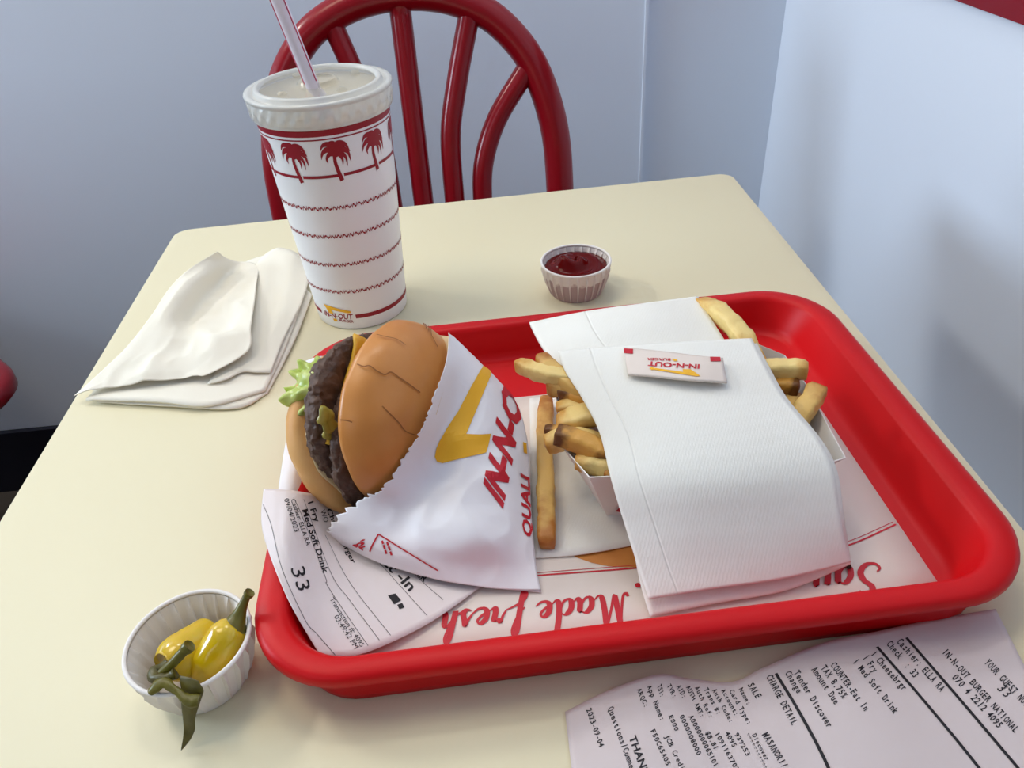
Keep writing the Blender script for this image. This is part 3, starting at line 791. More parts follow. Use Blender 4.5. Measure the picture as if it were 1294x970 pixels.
pile('folded_napkin', [[(200, 395, .0060), (300, 335, .0080), (352, 322, .0090), (391, 350, .0060)], [(160, 450, .0058), (255, 425, .0085), (325, 420, .0085), (366, 425, .0048)], [(108, 504, .0048), (200, 507, .0060), (263, 512, .0048), (335, 493, .0036)]], M_used,
     'creased napkin in the middle of the pile left of the drink cup', .0014, amp=.0003, seed=9)
pile('folded_napkin', [[(318, 345, .012), (330, 325, .018), (350, 313, .021), (372, 318, .019), (384, 328, .012)], [(312, 385, .011), (328, 372, .014), (345, 362, .013), (365, 358, .013), (390, 350, .0085)], [(300, 425, .0105), (320, 415, .012), (338, 405, .0105), (355, 398, .0105), (380, 385, .0075)], [(285, 450, .0095), (305, 445, .0105), (322, 440, .010), (335, 440, .009), (360, 425, .0070)], [(262, 485, .0078), (285, 480, .0085), (305, 470, .008), (325, 470, .0075), (342, 470, .0062)]], M_used,
     'loose flap of napkin with a puffed rounded top, right beside the drink cup', .0005, amp=.0006, seed=14)
top_rows = [[(275, 318, .036), (286, 326, .024), (302, 331, .015), (316, 332, .013), (328, 337, .0150)],
            [(240, 339, .034), (262, 348, .026), (280, 358, .011), (302, 356, .0130), (324, 358, .019)],
            [(214, 364, .030), (238, 370, .026), (262, 384, .010), (294, 380, .0145), (321, 385, .021)],
            [(190, 400, .024), (218, 398, .022), (242, 412, .0095), (284, 404, .017), (317, 412, .0205)],
            [(158, 440, .017), (196, 434, .018), (236, 432, .0150), (276, 430, .019), (313, 443, .0165)],
            [(120, 476, .0105), (162, 466, .0120), (206, 458, .0150), (238, 458, .0165), (264, 472, .0130)],
            [(93, 500, .0070), (130, 492, .0080), (168, 486, .0095), (206, 480, .0110), (246, 474, .0120)]]
pile('crumpled_paper_sheet', top_rows, M_used, 'rumpled white paper sheet on top of the pile, its left corner past the table edge', .0004, 60, 70, .0042, 22, cat='paper')

# ---------------------------------------------------------------- burger
BN = _unit((.868, -.476, .145)); BC = np.array([-.051, .341, T + .055])
burger = new_empty('cheeseburger', (BC[0], BC[1], T + .005), 'cheeseburger standing on edge in its paper wrapper at the left of the tray', 'burger')
def basis(nv):
    a = np.cross(nv, (0, 0, 1.0)); a /= np.linalg.norm(a); b = np.cross(nv, a); return a, -b * -1 if False else np.cross(nv, a) * -1
def disc_solid(C, nv, prof, seg=72, rf=None):
    """solid of revolution about nv; prof list of (r, h)"""
    a, b = basis(nv); V = []
    for j, (r, h) in enumerate(prof):
        for k in range(seg):
            th = 2 * math.pi * k / seg; q = rf(j, th, r, h) if rf else r
            V.append(C + nv * h + q * (math.cos(th) * a + math.sin(th) * b))
    m = len(prof)
    # outward winding
    Fc = [(j*seg + k, j*seg + (k+1) % seg, (j+1)*seg + (k+1) % seg, (j+1)*seg + k) for j in range(m - 1) for k in range(seg)]
    Fc += [tuple(range(seg))[::-1], tuple((m-1)*seg + k for k in range(seg))]
    v = np.array(V)
    if np.dot(np.cross(a, b), nv) < 0: Fc = [q[::-1] for q in Fc]
    return v, Fc
dome = [(.046, -.002), (.0495, -.0012), (.0510, .001)] + [(.051 * max(0.0, 1 - (t) ** 2.2) ** .5, .032 * t) for t in np.linspace(.08, .985, 16)] + [(.002, .032)]
v, f = disc_solid(BC, BN, dome, 96)
make('top_bun', bumpy(v, .0012, 34, 2), f, M_bun, burger, label='glossy golden crown of the bun')
class BunTop:                       # u: turn, v: height on the crown
    def __call__(self, u, v):
        u, v = np.broadcast_arrays(np.asarray(u, float), np.asarray(v, float)); a, b = basis(BN)
        r = .051 * np.sqrt(np.maximum(0, 1 - np.clip(v, 0, .999) ** 2.2))
        p = BC + BN * (.032 * v)[..., None] + r[..., None] * (np.cos(u)[..., None] * a + np.sin(u)[..., None] * b)
        return p + .0012 * 0
    def normal(self, u, v):
        p = self(u, v) - (BC - BN * .01); return p / np.linalg.norm(p, axis=-1, keepdims=True)
M_crack = material('split_crust', (150, 92, 44), 0.7)  # darker crumb in the splits, with crease shade put into the colour
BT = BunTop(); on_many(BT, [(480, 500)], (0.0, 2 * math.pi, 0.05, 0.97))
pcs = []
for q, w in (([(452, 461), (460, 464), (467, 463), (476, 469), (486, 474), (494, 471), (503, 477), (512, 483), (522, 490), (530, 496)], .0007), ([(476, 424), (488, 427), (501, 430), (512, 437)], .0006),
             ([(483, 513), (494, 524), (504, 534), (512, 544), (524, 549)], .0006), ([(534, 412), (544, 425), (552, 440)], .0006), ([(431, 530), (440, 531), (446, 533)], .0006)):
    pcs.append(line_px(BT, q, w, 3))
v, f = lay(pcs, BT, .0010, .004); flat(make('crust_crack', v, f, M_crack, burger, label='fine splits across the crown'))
# bottom bun, opening away from the crown
HN = _unit((.66, -.50, .56)); HC = np.array(at(476, 541, .043))
heel = [(.006, .0), (.040, .0), (.0465, -.0005), (.0490, -.003), (.0500, -.007), (.0490, -.012), (.0450, -.0165), (.036, -.0195), (.018, -.021), (.004, -.0212)]
v, f = disc_solid(HC, HN, heel[::-1], 96)
make('bottom_bun', bumpy(v, .0012, 40, 7), f, M_heel, burger, label='toasted heel of the bun')
v, f = disc_solid(HC + HN * .0012, HN, [(.028, -.0006), (.0440, -.0004), (.0448, .0003), (.0440, .0008), (.028, .0010)], 72, lambda j, th, r, h: r * (1 + .012 * math.sin(7 * th) + .01 * math.sin(13 * th + 1)))
make('onion_slice', v, f, M_onion, burger, label='thin pale slice lying on the heel')
PN = _unit(.6 * BN + .4 * HN); PC = BC - BN * .0135 + np.array((-.0050, -.0010, -.0020))
pat = [(.028, -.0065), (.040, -.006), (.0437, -.004), (.0450, 0.0), (.0444, .0035), (.041, .0058), (.028, .0065)]
def dense(pr, n=5):
    pr = np.array(pr); return [tuple(pr[i] + (pr[i + 1] - pr[i]) * k / n) for i in range(len(pr) - 1) for k in range(n)] + [tuple(pr[-1])]
v, f = disc_solid(PC, PN, dense(pat), 240)
v = bumpy(bumpy(bumpy(v, .0018, 110, 5), .0010, 300, 8), .0007, 620, 2)
make('beef_patty', v, f, M_patty, burger, label='dark coarse grilled patty')
P2 = BC - BN * .0120 + np.array((.003, -.010, -.012))
v, f = disc_solid(P2, _unit(.75 * BN + .25 * HN), dense([(.03, -.006), (.040, -.0055), (.0430, -.003), (.0438, 0), (.0425, .003), (.04, .0055), (.03, .006)]), 220)
make('beef_patty', bumpy(bumpy(bumpy(v, .0016, 120, 15), .0009, 320, 3), .0007, 620, 6), f, M_patty, burger)
# cheese: a square slice with soft corners, drooping
a_, b_ = basis(PN); ce = PC + PN * .0075 + np.array((.001, .003, .003))
V = []
for j in range(25):
    for i in range(25):
        x, y = (i - 12) / 12 * .0305, (j - 12) / 12 * .0305
        th = .95; xr, yr = x * math.cos(th) - y * math.sin(th), x * math.sin(th) + y * math.cos(th)
        r = math.hypot(xr, yr); droop = max(0, r - .040) * .5
        V.append(ce + xr * a_ + yr * b_ - PN * droop)
Fc = [(j*25 + i, j*25 + i + 1, (j+1)*25 + i + 1, (j+1)*25 + i) for j in range(24) for i in range(24)]
make('cheese_slice', bumpy(np.array(V), .0012, 70, 4), Fc, M_cheese, burger, solid=.002)
for (x, y, z), r in (((413, 531, .0760), .0062), ((421, 549, .0660), .0050), ((446, 598, .032), .006), ((438, 580, .040), .005)):
    c_ = at(x, y, z)
    v, f = disc_solid(c_ + 0 * BN, _unit(BN + np.array((0, -.5, .2))), [(.1 * r, -.25 * r), (.6 * r, -.25 * r), (.9 * r, -.08 * r), (r, .04 * r), (.8 * r, .2 * r), (.1 * r, .22 * r)], 24, lambda j, th, q, h: q * (1 + .25 * math.sin(2 * th + x) + .12 * math.sin(5 * th)))
    make('pickle_piece', bumpy(v, .0012, 160, x), f, M_pickle, burger, label='olive-green chopped pickle')
# lettuce: a ruffled fan of leaf folds
def lettuce(rows, seed, amp):
    S = px_sheet(rows)
    u, v = np.meshgrid(np.linspace(0, 1, 42), np.linspace(0, 1, 26)); p = S(u, v)
    nn = S.normal(u, v)
    ruff = amp * (np.sin(u * 15 + 3 * np.sin(v * 5 + seed) + seed) * (0.25 + 0.75 * (1 - v)) + .5 * np.sin(u * 27 + v * 9 + seed * 2) * (1 - v))
    p = p + nn * ruff[..., None]
    p = bumpy(p.reshape(-1, 3), amp * .7, 80, seed)
    f = [(j*42 + i, j*42 + i + 1, (j+1)*42 + i + 1, (j+1)*42 + i) for j in range(25) for i in range(41)]
    return p, f
v, f = lettuce([[(359, 490, .075), (357, 505, .072), (368, 516, .069), (388, 523, .068), (410, 528, .067)], [(378, 476, .081), (380, 490, .080), (388, 502, .077), (398, 512, .073), (412, 522, .069)], [(400, 459, .084), (402, 474, .086), (406, 488, .082), (410, 500, .076), (418, 512, .070)], [(420, 452, .080), (420, 468, .080), (422, 482, .076), (424, 498, .070), (428, 510, .066)]], 1.0, .0024)
make('lettuce', v, f, M_lettuce, burger, solid=.0004, label='ruffled pale green lettuce sticking out at the left')
v, f = lettuce([[(370, 470, .077), (384, 461, .081), (398, 454, .084), (414, 450, .085)], [(378, 485, .076), (392, 478, .080), (404, 472, .083), (416, 466, .083)], [(390, 505, .070), (402, 498, .074), (412, 490, .077), (424, 484, .078)]], 3.0, .0022)
make('lettuce', v, f, M_lettuce, burger, solid=.0004)

# ---------------------------------------------------------------- burger wrapper
wrap_rows = [
 [(568, 420, .0890), (567, 421, .0880), (570, 423, .0860), (574, 426, .0830), (577, 429, .0810)],
 [(564, 456, .0870), (576, 456, .0810), (588, 455, .0750), (600, 457, .0690), (609, 461, .0620)],
 [(549, 503, .0805), (573, 503, .0680), (598, 503, .0620), (628, 503, .0550), (650, 504, .0450)],
 [(533, 546, .0705), (562, 548, .0580), (596, 548, .0530), (638, 549, .0450), (665, 550, .0340)],
 [(509, 580, .0590), (548, 586, .0475), (592, 590, .0440), (638, 592, .0380), (669, 592, .0260)],
 [(486, 621, .0450), (532, 631, .0350), (586, 635, .0350), (638, 637, .0300), (670.5, 638, .0200)],
 [(458, 635, .0360), (508, 664, .0285), (575, 680, .0300), (634, 684, .0240), (674, 684, .0145)],
 [(417, 669, .0225), (480, 695, .0190), (560, 712, .0180), (630, 720, .0130), (678, 722, .0090)],
 [(430, 688, .0120), (485, 714, .0110), (560, 735, .0100), (622, 744, .0078), (683, 746, .0062)]]
wrap = new_empty('burger_wrapper', tuple(at(600, 690, .0056)), 'white printed paper wrapper folded around the right side of the cheeseburger', 'wrapper')
WS = px_sheet(wrap_rows)
def crinkle(p, u, v):
    q = np.asarray(p).reshape(-1, 3); uu = np.broadcast_to(u, np.asarray(p).shape[:-1]).ravel(); vv = np.broadcast_to(v, np.asarray(p).shape[:-1]).ravel()
    r = q.copy()
    for i, x in enumerate(q):
        k = Vector(x * 27) + Vector((3.3, 1.0, 0)); k2 = Vector(x * 62) + Vector((9.1, 0, 2))
        h = .0052 * (.42 - abs(noise.noise(k))) + .0020 * (.4 - abs(noise.noise(k2)))
        r[i, 2] += h * min(1.0, .25 + 1.6 * vv[i]) * (1 - .6 * max(0.0, vv[i] - .8) / .2)
    return r.reshape(np.asarray(p).shape)
WS.fn = crinkle
def jag(u, v):
    z = np.vectorize(lambda q: .5 * noise.noise(Vector((q * 60, 0, 0))) + .5 * noise.noise(Vector((q * 170, 3, 0))))(v)
    return u + (1 - u) * (.06 * z) * np.minimum(1, 4 * v)
sheet_obj('front_sheet', WS, 70, 110, M_waxed, wrap, solid=.00025, edge=jag)
cz = lambda x, y: (340 + x / 2.553, 390 + y / 2.553)
c7 = lambda x, y: (320 + x / 3.405, 600 + y / 3.405)
pcs = [text_each(WS, 'IN-N-O', cz(750, 642), cz(817, 304), cz(694, 568), umax=1.0, bold=.05)]
pcs.append(text_each(WS, 'QUALI', cz(846, 742), cz(838, 545), cz(818, 726), umax=1.0, bold=.03))
pbx = []
pbx.append(line_px(WS, [c7(503, 328), c7(513, 303), c7(540, 254)], .0009)); pbx.append(line_px(WS, [c7(540, 254), c7(640, 316), c7(795, 410)], .0007))
pbx.append(text_px(WS, '48.', c7(488, 318), c7(478, 275), c7(457, 328), bold=.03))
for k in range(2):
    x = 555 + 22 * k
    for y0, y1 in ((282, 296), (300, 318), (322, 338)):
        pbx.append(line_px(WS, [c7(x + (y0 - 282) * .35, y0 + k * 6), c7(x + (y1 - 282) * .35, y1 + k * 6)], .0011, 2))
v, f = lay(pcs, WS, .0004, .004); flat(make('red_print', v, f, M_red, wrap, label='red lettering on the wrapper'))
v, f = lay(pbx, WS, .0004, .004); flat(make('printed_box', v, f, M_red, wrap, label='thin red printed frame on the lower flap'))
arrow = [(610, 462), (621.5, 470), (604, 512), (589, 548.5), (605, 549), (620, 548), (617, 562), (614, 572), (587, 578), (559, 585), (552, 583), (549, 577), (551, 566), (555, 557), (566, 538), (579, 519), (594, 490)]
v, f = lay([poly_px(WS, arrow, umax=1.0), poly_px(WS, [cz(818, 430), cz(829, 434), cz(831, 468), cz(820, 464)], umax=1.0)], WS, .0004, .004); flat(make('yellow_arrow', v, f, M_yel, wrap, label='bold yellow bent arrow'))
SS = Sheet([[at(*r[-1]), at(*r[-1]) * (1, 1, 0) + (-.004 * (1 - k / 8), .002, T + .0056 + (r[-1][2] - .0056) * .4), at(*r[-1]) * (1, 1, 0) + (-.010 * (1 - k / 8), .004, T + .0056)] for k, r in enumerate(wrap_rows)])
sheet_obj('side_sheet', SS, 12, 60, M_waxed, wrap, solid=.0002)
BS = px_sheet([[(548, 422, .080), (558, 420, .085), (569, 421, .0875)], [(544, 450, .076), (556, 452, .082), (568, 457, .0845)], [(540, 480, .071), (549, 483, .077), (560, 487, .0805)], [(532, 515, .064), (541, 518, .070), (550, 520, .0740)]])
BS.G[:, 1:, 2] -= .0020
sheet_obj('inner_sheet', BS, 12, 24, M_greased_shade, wrap, solid=.0003, label='tan inner layer of the wrapper, grease and inner shade in its colour')
LS = px_sheet([[(386, 456, .0370), (396, 452, .0370), (406, 450, .0350), (425, 452, .020)], [(372, 505, .0360), (384, 503, .0365), (396, 502, .0345), (430, 510, .012)], [(361, 560, .0345), (373, 560, .0355), (386, 562, .0320), (425, 575, .0080)], [(354, 600, .0340), (367, 603, .0345), (381, 607, .0300), (425, 620, .0070)], [(351, 628, .0335), (366, 632, .0330), (384, 640, .0240), (430, 652, .0068)]])
LS.fn = crumple(.0008, 50, 6)
sheet_obj('under_sheet', LS, 16, 30, M_waxed, wrap, solid=.0003)
FS = px_sheet([[(600, 728, .0072), (640, 731, .0070), (680, 730, .0062)], [(612, 742, .0064), (648, 745, .0062), (684, 748, .0058)]])
sheet_obj('tail_fold', FS, 8, 6, M_waxed, wrap, solid=.0003)

# ---------------------------------------------------------------- order ticket in the tray
tick = new_empty('order_ticket', tuple(at(470, 720, .006)), 'white order ticket number 33 lying over the tray rim, under the burger', 'receipt')
TS = px_sheet([
 [(333, 617, .0350), (352, 618, .0365), (374, 620, .0345), (410, 627, .0225), (452, 640, .0120)],
 [(330, 655, .0345), (350, 657, .0365), (373, 659, .0345), (428, 661, .0140), (505, 674, .0070)],
 [(337, 690, .0340), (355, 694, .0360), (378, 697, .0320), (445, 697, .0100), (545, 700, .0068)],
 [(364, 757, .0310), (384, 756, .0260), (414, 750, .0190), (485, 734, .0090), (582, 722, .0066)],
 [(405, 829, .0150), (426, 829, .0130), (466, 823, .0105), (542, 787, .0076), (612, 738, .0064)]])
sheet_obj('sheet', TS, 30, 36, M_ticket, tick, solid=.00015)
c8 = lambda x, y: (330 + x / 4.217, 600 + y / 4.217)
pcs = []
for body, A, B, H, bd in [
    ('BURGER', (742, 442), (868, 572), (764, 420), .012), ('Eat -In', (608, 432), (790, 622), (650, 398), .02), ('Cheeseburger', (346, 186), (482, 474), (370, 176), .018),
    ('WO', (314, 192), (336, 255), (338, 182), 0), ('1 Fry', (248, 148), (284, 254), (276, 138), .018),
    ('Med Soft Drink', (216, 188), (330, 525), (246, 180), .02), ('Cashier: ELLA RA', (157, 132), (241, 378), (180, 126), 0), ('09/04/2023', (122, 130), (178, 305), (146, 122), 0),
    ('33', (156, 500), (196, 622), (226, 482), .0), ('Transaction #: 4095', (363, 662), (530, 918), (385, 648), 0), ('03:49:42 PM', (386, 756), (498, 928), (410, 742), 0), ('1', (725, 692), (737, 716), (752, 682), 0)]:
    pcs.append(text_each(TS, body, c8(*A), c8(*B), c8(*H), bold=bd))
pcs.append(poly_px(TS, [c8(675, 642), c8(715, 632), c8(746, 668), c8(708, 690)]))
v, f = lay(pcs, TS, .0002, .008); flat(make('black_print', v, f, M_black, tick, label='black lettering on the ticket'))
pcs = []
for q in ([(12, 158), (55, 270), (115, 510), (235, 775), (300, 850), (395, 960)], [(172, 122), (215, 215), (340, 540), (350, 585), (455, 745), (570, 910)], [(226, 130), (370, 520), (470, 665), (630, 880)], [(340, 320), (470, 570), (690, 855)], [(600, 435), (740, 590), (885, 750)], [(760, 455), (850, 560), (970, 665)]):
    pcs.append(line_px(TS, [c8(*p) for p in q], .00028))
v, f = lay(pcs, TS, .0002, .008); flat(make('ruled_line', v, f, M_grey, tick, label='thin dark rules across the ticket'))

# ---------------------------------------------------------------- receipt on the table
rec = new_empty('receipt', tuple(at(1000, 930, 0)), 'long white till receipt lying on the table in front of the tray', 'receipt')
top = [(714, 899, .0015), (768, 872, .0050), (830, 852, .0070), (872, 857, .0040), (925, 861, .0030), (965, 843, .0055), (1040, 812, .0070), (1110, 797, .0060), (1185, 781, .0045), (1258, 769, .0060)]
dirs = [-.03, .10, .17, .15, .13, .11, .15, .21, .20, -.13]
rws = []
for v_ in (0, .2, .5, 1.0):
    r_ = []
    for k, (x, y, z) in enumerate(top):
        p = np.array(at(x, y, z))
        d = np.array([dirs[k], -1.0, 0]); d /= np.linalg.norm(d)
        q = p + d * .080 * v_
        q[2] = T + .0006 + (z - .0006) * (1 - v_) ** 1.1 + (.0020 * math.sin(k * 1.3) ** 2 * v_ * (1 - v_) * 3)
        r_.append(q)
    rws.append(r_)
RS = Sheet(rws)
sheet_obj('sheet', RS, 80, 22, M_receipt, rec, solid=.00015)
c5 = lambda x, y: (940 + x / 3.655, 770 + y / 3.655); c4 = lambda x, y: (720 + x / 5.39, 800 + y / 5.39)
pcs = []
for body, A, B, H in [('YOUR GUEST NO.', (1107, 245), (1300, 452), (1128, 228)), ('IN-N-OUT BURGER NATIONAL', (912, 197), (1250, 572), (932, 180)), ('070 4 2212 4095', (957, 314), (1174, 550), (979, 298)),
    ('Cashier: ELLA RA', (703, 150), (908, 382), (724, 133)), ('Check  : 33', (656, 160), (786, 318), (677, 144)), ('1 Cheesebrgr', (583, 207), (735, 378), (603, 191)), ('1 Fry', (547, 223), (597, 295), (568, 208)), ('1 Med Soft Drink', (500, 242), (694, 484), (520, 226)),
    ('COUNTER-Eat In', (398, 257), (557, 472), (419, 242)), ('TAX 8.75%', (353, 270), (456, 414), (374, 255)), ('Amount Due', (310, 277), (420, 442), (331, 262)), ('Tender Discover', (228, 292), (388, 550), (250, 278)), ('Change', (188, 294), (247, 390), (210, 282)), ('CHARGE DETAIL', (102, 310), (223, 537), (125, 298)), ('SALE', (15, 347), (58, 414), (38, 336)), ('MASANORI/', (82, 577), (178, 735), (105, 565))]:
    H = (A[0] + 1.2 * (H[0] - A[0]), A[1] + 1.2 * (H[1] - A[1])); pcs.append(text_each(RS, body, c5(*A), c5(*B), c5(*H), mono=True, bold=.018))
pcs.append(text_each(RS, '33', c5(1162, 362), c5(1212, 412), c5(1196, 338), mono=True))
for body, A, B, H in [('Name:', (1150, 380), (1210, 494), (1174, 368)), ('Card Type:', (1085, 394), (1215, 627), (1108, 380)), ('Account:', (1030, 390), (1127, 567), (1052, 376)), ('Auth Code:', (968, 387), (1092, 614), (990, 374)), ('Trans #:', (912, 382), (1007, 557), (935, 368)), ('Auth Ref:', (850, 370), (952, 582), (873, 358)), ('AUTH AMT:', (790, 367), (892, 580), (812, 352)), ('AID:', (725, 362), (770, 448), (748, 348)), ('TVR:', (660, 357), (706, 446), (682, 343)), ('TSI:', (595, 360), (618, 441), (618, 345)), ('App Name:', (525, 364), (620, 602), (550, 350)), ('ARQC:', (455, 384), (512, 512), (478, 370)),
    ('E800', (672, 562), (717, 670), (695, 552)), ('0000008000', (745, 564), (870, 837), (768, 550)), ('A0000000065101', (808, 567), (985, 915), (832, 553)), ('JCB Credit', (643, 697), (770, 962), (668, 685)), ('F50C65A05', (548, 662), (660, 907), (572, 648)), ('$8.81', (920, 677), (985, 797), (945, 665)), ('1091163707', (985, 682), (1130, 945), (1008, 668)), ('4095', (1055, 680), (1112, 782), (1078, 665)), ('939253', (1118, 687), (1206, 842), (1140, 672)), ('************', (1190, 692), (1330, 960), (1212, 678)), ('Discover', (1240, 692), (1335, 872), (1262, 680)),
    ('Questions/Comme', (258, 512), (410, 930), (288, 494)), ('2023-09-04', (112, 520), (202, 782), (140, 505))]:
    H = (A[0] + 1.2 * (H[0] - A[0]), A[1] + 1.2 * (H[1] - A[1])); pcs.append(text_each(RS, body, c4(*A), c4(*B), c4(*H), mono=True, bold=.018))
pcs.append(text_each(RS, 'THANK', c4(402, 708), c4(500, 980), c4(448, 690), bold=.02))
for a, b, c in (((615, 172), (840, 432), (1085, 731)), ((750, 130), (980, 395), (1265, 731)), ((148, 295), (265, 490), (390, 731))):
    pcs.append(line_px(RS, [c5(*a), c5(*b), c5(*c), c5(2 * c[0] - b[0] - .12 * (c[0] - b[0]), 1030)], .0014))
v, f = lay(pcs, RS, .0002, .01); flat(make('black_print', v, f, M_black, rec, label='black till lettering and thick bars'))

# ---------------------------------------------------------------- fry boat
boat = new_empty('fry_boat', tuple(at(880, 560, .0068)), 'white paper board fry boat under the napkins, right half of the tray', 'paper boat')
ZB, ZR = .0070, .0455
rim = [(.0360, .3090), (.0460, .2845), (.1640, .2768), (.1760, .2800), (.1800, .3440), (.1785, .3720), (.1640, .3900), (.0560, .3950), (.0420, .3800), (.0380, .3560)]
bas = [(.0545, .3080), (.0570, .2945), (.1600, .2900), (.1625, .3000), (.1630, .3440), (.1625, .3600), (.1600, .3750), (.0600, .3790), (.0560, .3700), (.0550, .3560)]
def quad_panel(a, b, c, d, th=.0006):
    a, b, c, d = map(np.array, (a, b, c, d)); nn = np.cross(b - a, d - a); nn = nn / np.linalg.norm(nn) * th
    v = np.array([a, b, c, d, a + nn, b + nn, c + nn, d + nn])
    return v, [(0, 3, 2, 1), (4, 5, 6, 7), (0, 1, 5, 4), (1, 2, 6, 5), (2, 3, 7, 6), (3, 0, 4, 7)]
for i in range(len(rim)):
    j = (i + 1) % len(rim)
    a, b = (rim[i] + (T + ZR,)), (rim[j] + (T + ZR,)); c, d = (bas[j] + (T + ZB,)), (bas[i] + (T + ZB,))
    v, f = quad_panel(a, b, c, d); make('side_panel', v, f, M_card, boat, smooth=False)
v = [p + (T + ZB - .0008,) for p in bas] + [p + (T + ZB,) for p in bas]; nb = len(bas)
f = [tuple(range(nb))[::-1], tuple(range(nb, 2 * nb))] + [(k, (k+1) % nb, nb + (k+1) % nb, nb + k) for k in range(nb)]
make('base_panel', v, f, M_card, boat, smooth=False)
FB = Sheet([[rim[1] + (T + ZR,), rim[2] + (T + ZR,)], [bas[1] + (T + ZB,), bas[2] + (T + ZB,)]])
fp = [poly_px(FB, [(777, 643), (789, 632), (794, 632), (793, 636), (783, 644)])]
v, f = lay(fp, FB, -.0014, .01); flat(make('red_mark', v, f, M_red, boat))

# ---------------------------------------------------------------- fries
def fry(name, path, w, mat, label, h=None, seed=0, taper=.14, group='french fries'):
    P = smooth_path([at(*p) for p in path], 10); n = len(P)
    t = np.gradient(P, axis=0); t /= np.linalg.norm(t, axis=1, keepdims=True)
    hh = h or w; ring = [(1, .55), (.9, .9), (.55, 1), (-.55, 1), (-.9, .9), (-1, .55), (-1, -.55), (-.9, -.9), (-.55, -1), (.55, -1), (.9, -.9), (1, -.55)]
    V, uv = [], []; m = len(ring)
    for i in range(n):
        s = i / (n - 1); side = np.cross(t[i], (0, 0, 1.0)); side /= np.linalg.norm(side); up = np.cross(side, t[i])
        k = 1 - taper * max(0, 1 - s / .12) ** 1.5 - taper * max(0, (s - .88) / .12) ** 1.5
        k *= 1 + .08 * noise.noise(Vector((s * 5, seed * 3.1, 0)))
        for x, y in ring:
            V.append(P[i] + side * x * w / 2 * k + up * y * hh / 2 * k); uv.append((s, .5))
    Fc = [(i*m + q, i*m + (q+1) % m, (i+1)*m + (q+1) % m, (i+1)*m + q) for i in range(n - 1) for q in range(m)]
    # rounded ends
    for e, sg in ((0, -1), (n - 1, 1)):
        c0 = P[e] + t[e] * sg * w * .12; V.append(c0); uv.append((e / (n - 1), .5)); ci = len(V) - 1
        for q in range(m):
            tri = (e*m + q, e*m + (q+1) % m, ci); Fc.append(tri if sg > 0 else tri[::-1])
    V = bumpy(np.array(V), w * .09, 170, seed * 7.7)
    return make(name, V, Fc, mat, None, label, 'fry', group, uv=uv)
FR = [
 ([(690.5, 505, .0115), (688, 560, .0115), (690, 620, .0115), (691, 687, .0115)], .0096, M_fry_gold, 'long straight fry lying loose on the flat napkin beside the wrapper', .0095),
 ([(656, 461, .056), (680, 470, .058), (715, 478, .058), (750, 480, .055)], .0088, M_fry_pale, 'pale fry end poking out furthest left, under the upper napkin', .009),
 ([(684, 452, .060), (700, 470, .058), (730, 490, .056), (765, 500, .053)], .0090, M_fry_gold, 'golden fry just right of the furthest left fry end', .009),
 ([(694, 487, .051), (712, 490, .052), (740, 496, .052), (780, 505, .050)], .0095, M_fry_gold, 'short golden fry end above the dark fry at the boat corner', .010),
 ([(710, 496, .049), (730, 502, .050), (760, 512, .050), (790, 522, .048)], .0090, M_fry_brown, 'dark brown fry pointing left, third from the top of the left cluster', .009),
 ([(704, 516, .045), (725, 513, .047), (750, 514, .047), (790, 520, .045)], .0080, M_fry_pale, 'thin pale greenish fry below the dark fry', .007),
 ([(708, 537, .043), (728, 528, .048), (752, 524, .050), (790, 530, .046)], .0140, M_fry_pale, 'broad pale fry wedge in the middle of the left cluster', .010),
 ([(689, 543, .045), (705, 543, .046), (730, 548, .045), (770, 560, .040)], .0055, M_fry_brown, 'thin dark-tipped fry crossing over the loose fry', .005),
 ([(690, 562, .044), (710, 556, .046), (735, 556, .045), (775, 565, .040)], .0105, M_fry_pale, 'blunt pale fry end reaching over the loose fry', .010),
 ([(703, 549, .053), (725, 555, .052), (752, 567, .050), (785, 580, .046)], .0105, M_fry_brown, 'brown-tipped fry lying on top at the left boat wall', .010),
 ([(731, 580, .043), (752, 585, .044), (775, 590, .043), (810, 596, .040)], .0105, M_fry_pale, 'pale thick fry near the front corner of the boat', .010),
 ([(764, 597, .0410), (776, 598, .0410), (792, 600, .040), (820, 602, .039)], .0080, M_fry_gold, 'lowest fry in the front left corner of the boat', .009),
 ([(1020, 468, .056), (1000, 466, .056), (970, 468, .055), (930, 474, .052)], .0095, M_fry_pale, 'square pale fry with a dark cut end, sticking out right of the napkin', .010),
 ([(1009, 489, .049), (990, 486, .049), (965, 486, .048), (935, 488, .046)], .0092, M_fry_brown, 'brown fry just below the square pale fry at the right', .009),
 ([(1034, 491, .053), (1022, 510, .050), (1008, 530, .046), (990, 556, .040)], .0110, M_fry_gold, 'stubby golden fry pointing up at the right boat wall', .010),
 ([(1004, 500, .042), (995, 515, .042), (985, 535, .040)], .0085, M_fry_gold, 'small fry tucked between the napkin and the right boat wall', .008),
 ([(887, 384, .058), (905, 393, .062), (925, 410, .062), (942, 432, .059), (958, 462, .054)], .0105, M_fry_pale, 'curved pale fry at the far side, beside the upper napkin', .010),
]
for i, (path, w, m_, lb, h_) in enumerate(FR):
    fry('french_fry', path, w, m_, lb, h_, i + 1)

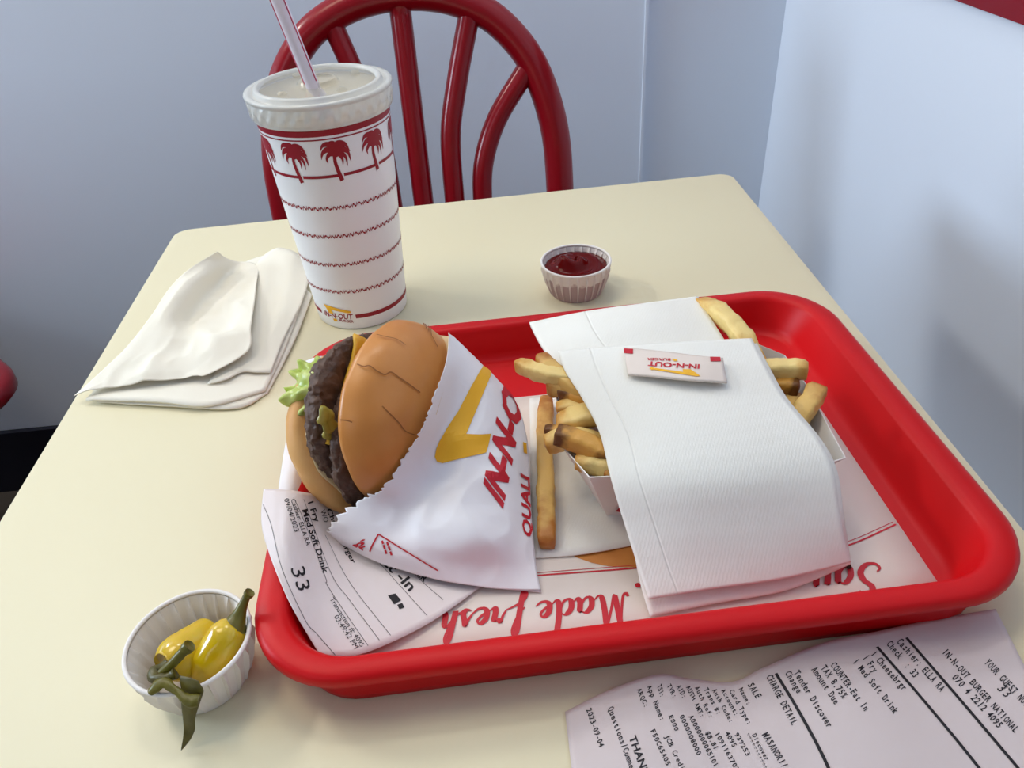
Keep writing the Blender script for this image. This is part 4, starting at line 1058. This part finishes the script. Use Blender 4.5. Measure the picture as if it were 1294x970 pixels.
# ---------------------------------------------------------------- napkins over the fries
front = [
 [(705, 443, .0650), (790, 436, .0680), (870, 431, .0680), (950, 427, .0640)],
 [(714, 468, .0640), (800, 466, .0675), (880, 464, .0675), (967, 460, .0640)],
 [(734, 500, .0615), (812, 504, .0650), (895, 502, .0650), (990, 500, .0610)],
 [(757, 545, .0570), (835, 550, .0610), (920, 548, .0610), (1033, 552, .0560)],
 [(772, 605, .0500), (850, 605, .0530), (940, 600, .0530), (1053, 592, .0490)],
 [(790, 665, .0350), (870, 662, .0375), (960, 655, .0375), (1061, 645, .0355)],
 [(806, 715, .0230), (885, 708, .0245), (975, 700, .0245), (1068, 684, .0235)],
 [(820, 757, .0140), (900, 744, .0150), (990, 731, .0150), (1076, 710, .0140)]]
NS = px_sheet(front)
sheet_obj('paper_napkin', NS, 50, 70, M_napkin, None, solid=.0010, label='white embossed napkin draped over the fries with a small packet on it', cat='napkin')
under = [[(x + 5, y + 3, z - .0022) for x, y, z in r] for r in front]
under[-2] = [(809, 735, .0150), (888, 722, .0160), (980, 712, .0160), (1073, 694, .0155)]
under[-1] = [(822, 779, .0066), (905, 762, .0074), (993, 746, .0074), (1075, 713, .0080)]
sheet_obj('paper_napkin', px_sheet(under), 40, 60, M_napkin2, None, solid=.0010, label='second napkin showing as a pink-shaded edge beneath the draped napkin', cat='napkin')
upper = [
 [(669, 407, .0590), (740, 393, .0640), (812, 383, .0650), (882, 374, .0610)],
 [(682, 432, .0590), (752, 418, .0645), (822, 407, .0655), (894, 395, .0615)],
 [(702, 461, .0560), (768, 441, .0620), (838, 431, .0630), (908, 417, .0600)],
 [(722, 478, .0530), (785, 465, .0590), (852, 456, .0600), (926, 446, .0570)]]
sheet_obj('paper_napkin', px_sheet(upper), 40, 30, M_napkin3, None, solid=.0035, label='thick folded napkin at the far side, tucked behind the draped napkin', cat='napkin')

# ---------------------------------------------------------------- packet
pk = new_empty('condiment_packet', tuple(at(855, 460, .069)), 'small white printed condiment packet lying on the draped napkin', 'packet')
c6 = lambda x, y: (780 + x / 8.627, 420 + y / 8.627)
zq = [[.0705, .0712, .0715, .0712, .0700], [.0708, .0725, .0730, .0725, .0700], [.0700, .0718, .0722, .0716, .0690]]
pxq = [[(788.5, 438.5), (819, 441.5), (851, 445), (882, 449), (914, 452)], [(790.5, 456), (821, 459), (853, 462.5), (885, 465.5), (916, 467)], [(793, 472.5), (824, 474.5), (857, 478), (888, 480.5), (919.5, 482.5)]]
KS = Sheet([[at(*p, z) for p, z in zip(r, q)] for r, q in zip(pxq, zq)])
sheet_obj('sachet', KS, 24, 16, M_paper, pk, solid=.0012)
v, f = lay([text_px(KS, 'IN-N-OUT', c6(897, 352), c6(338, 318), c6(893, 398), bold=.03), text_px(KS, 'BURGER', c6(582, 286), c6(326, 280), c6(580, 312), bold=.02),
            poly_px(KS, [c6(70, 176), c6(172, 182), c6(172, 235), c6(73, 228)]), poly_px(KS, [c6(1010, 268), c6(1122, 270), c6(1128, 316), c6(1015, 318)])], KS, .0003, .006)
make('red_print', v, f, M_red, pk, label='red lettering and corner blocks')
v, f = lay([poly_px(KS, [c6(350, 392), c6(378, 375), c6(400, 388), c6(718, 432), c6(712, 402), c6(800, 404), c6(905, 476), c6(860, 482), c6(395, 408), c6(375, 412)]), poly_px(KS, [c6(592, 290), c6(640, 292), c6(660, 312), c6(622, 318)])], KS, .0003, .006)
flat(make('yellow_arrow', v, f, M_yel, pk, label='yellow bent arrow mark'))
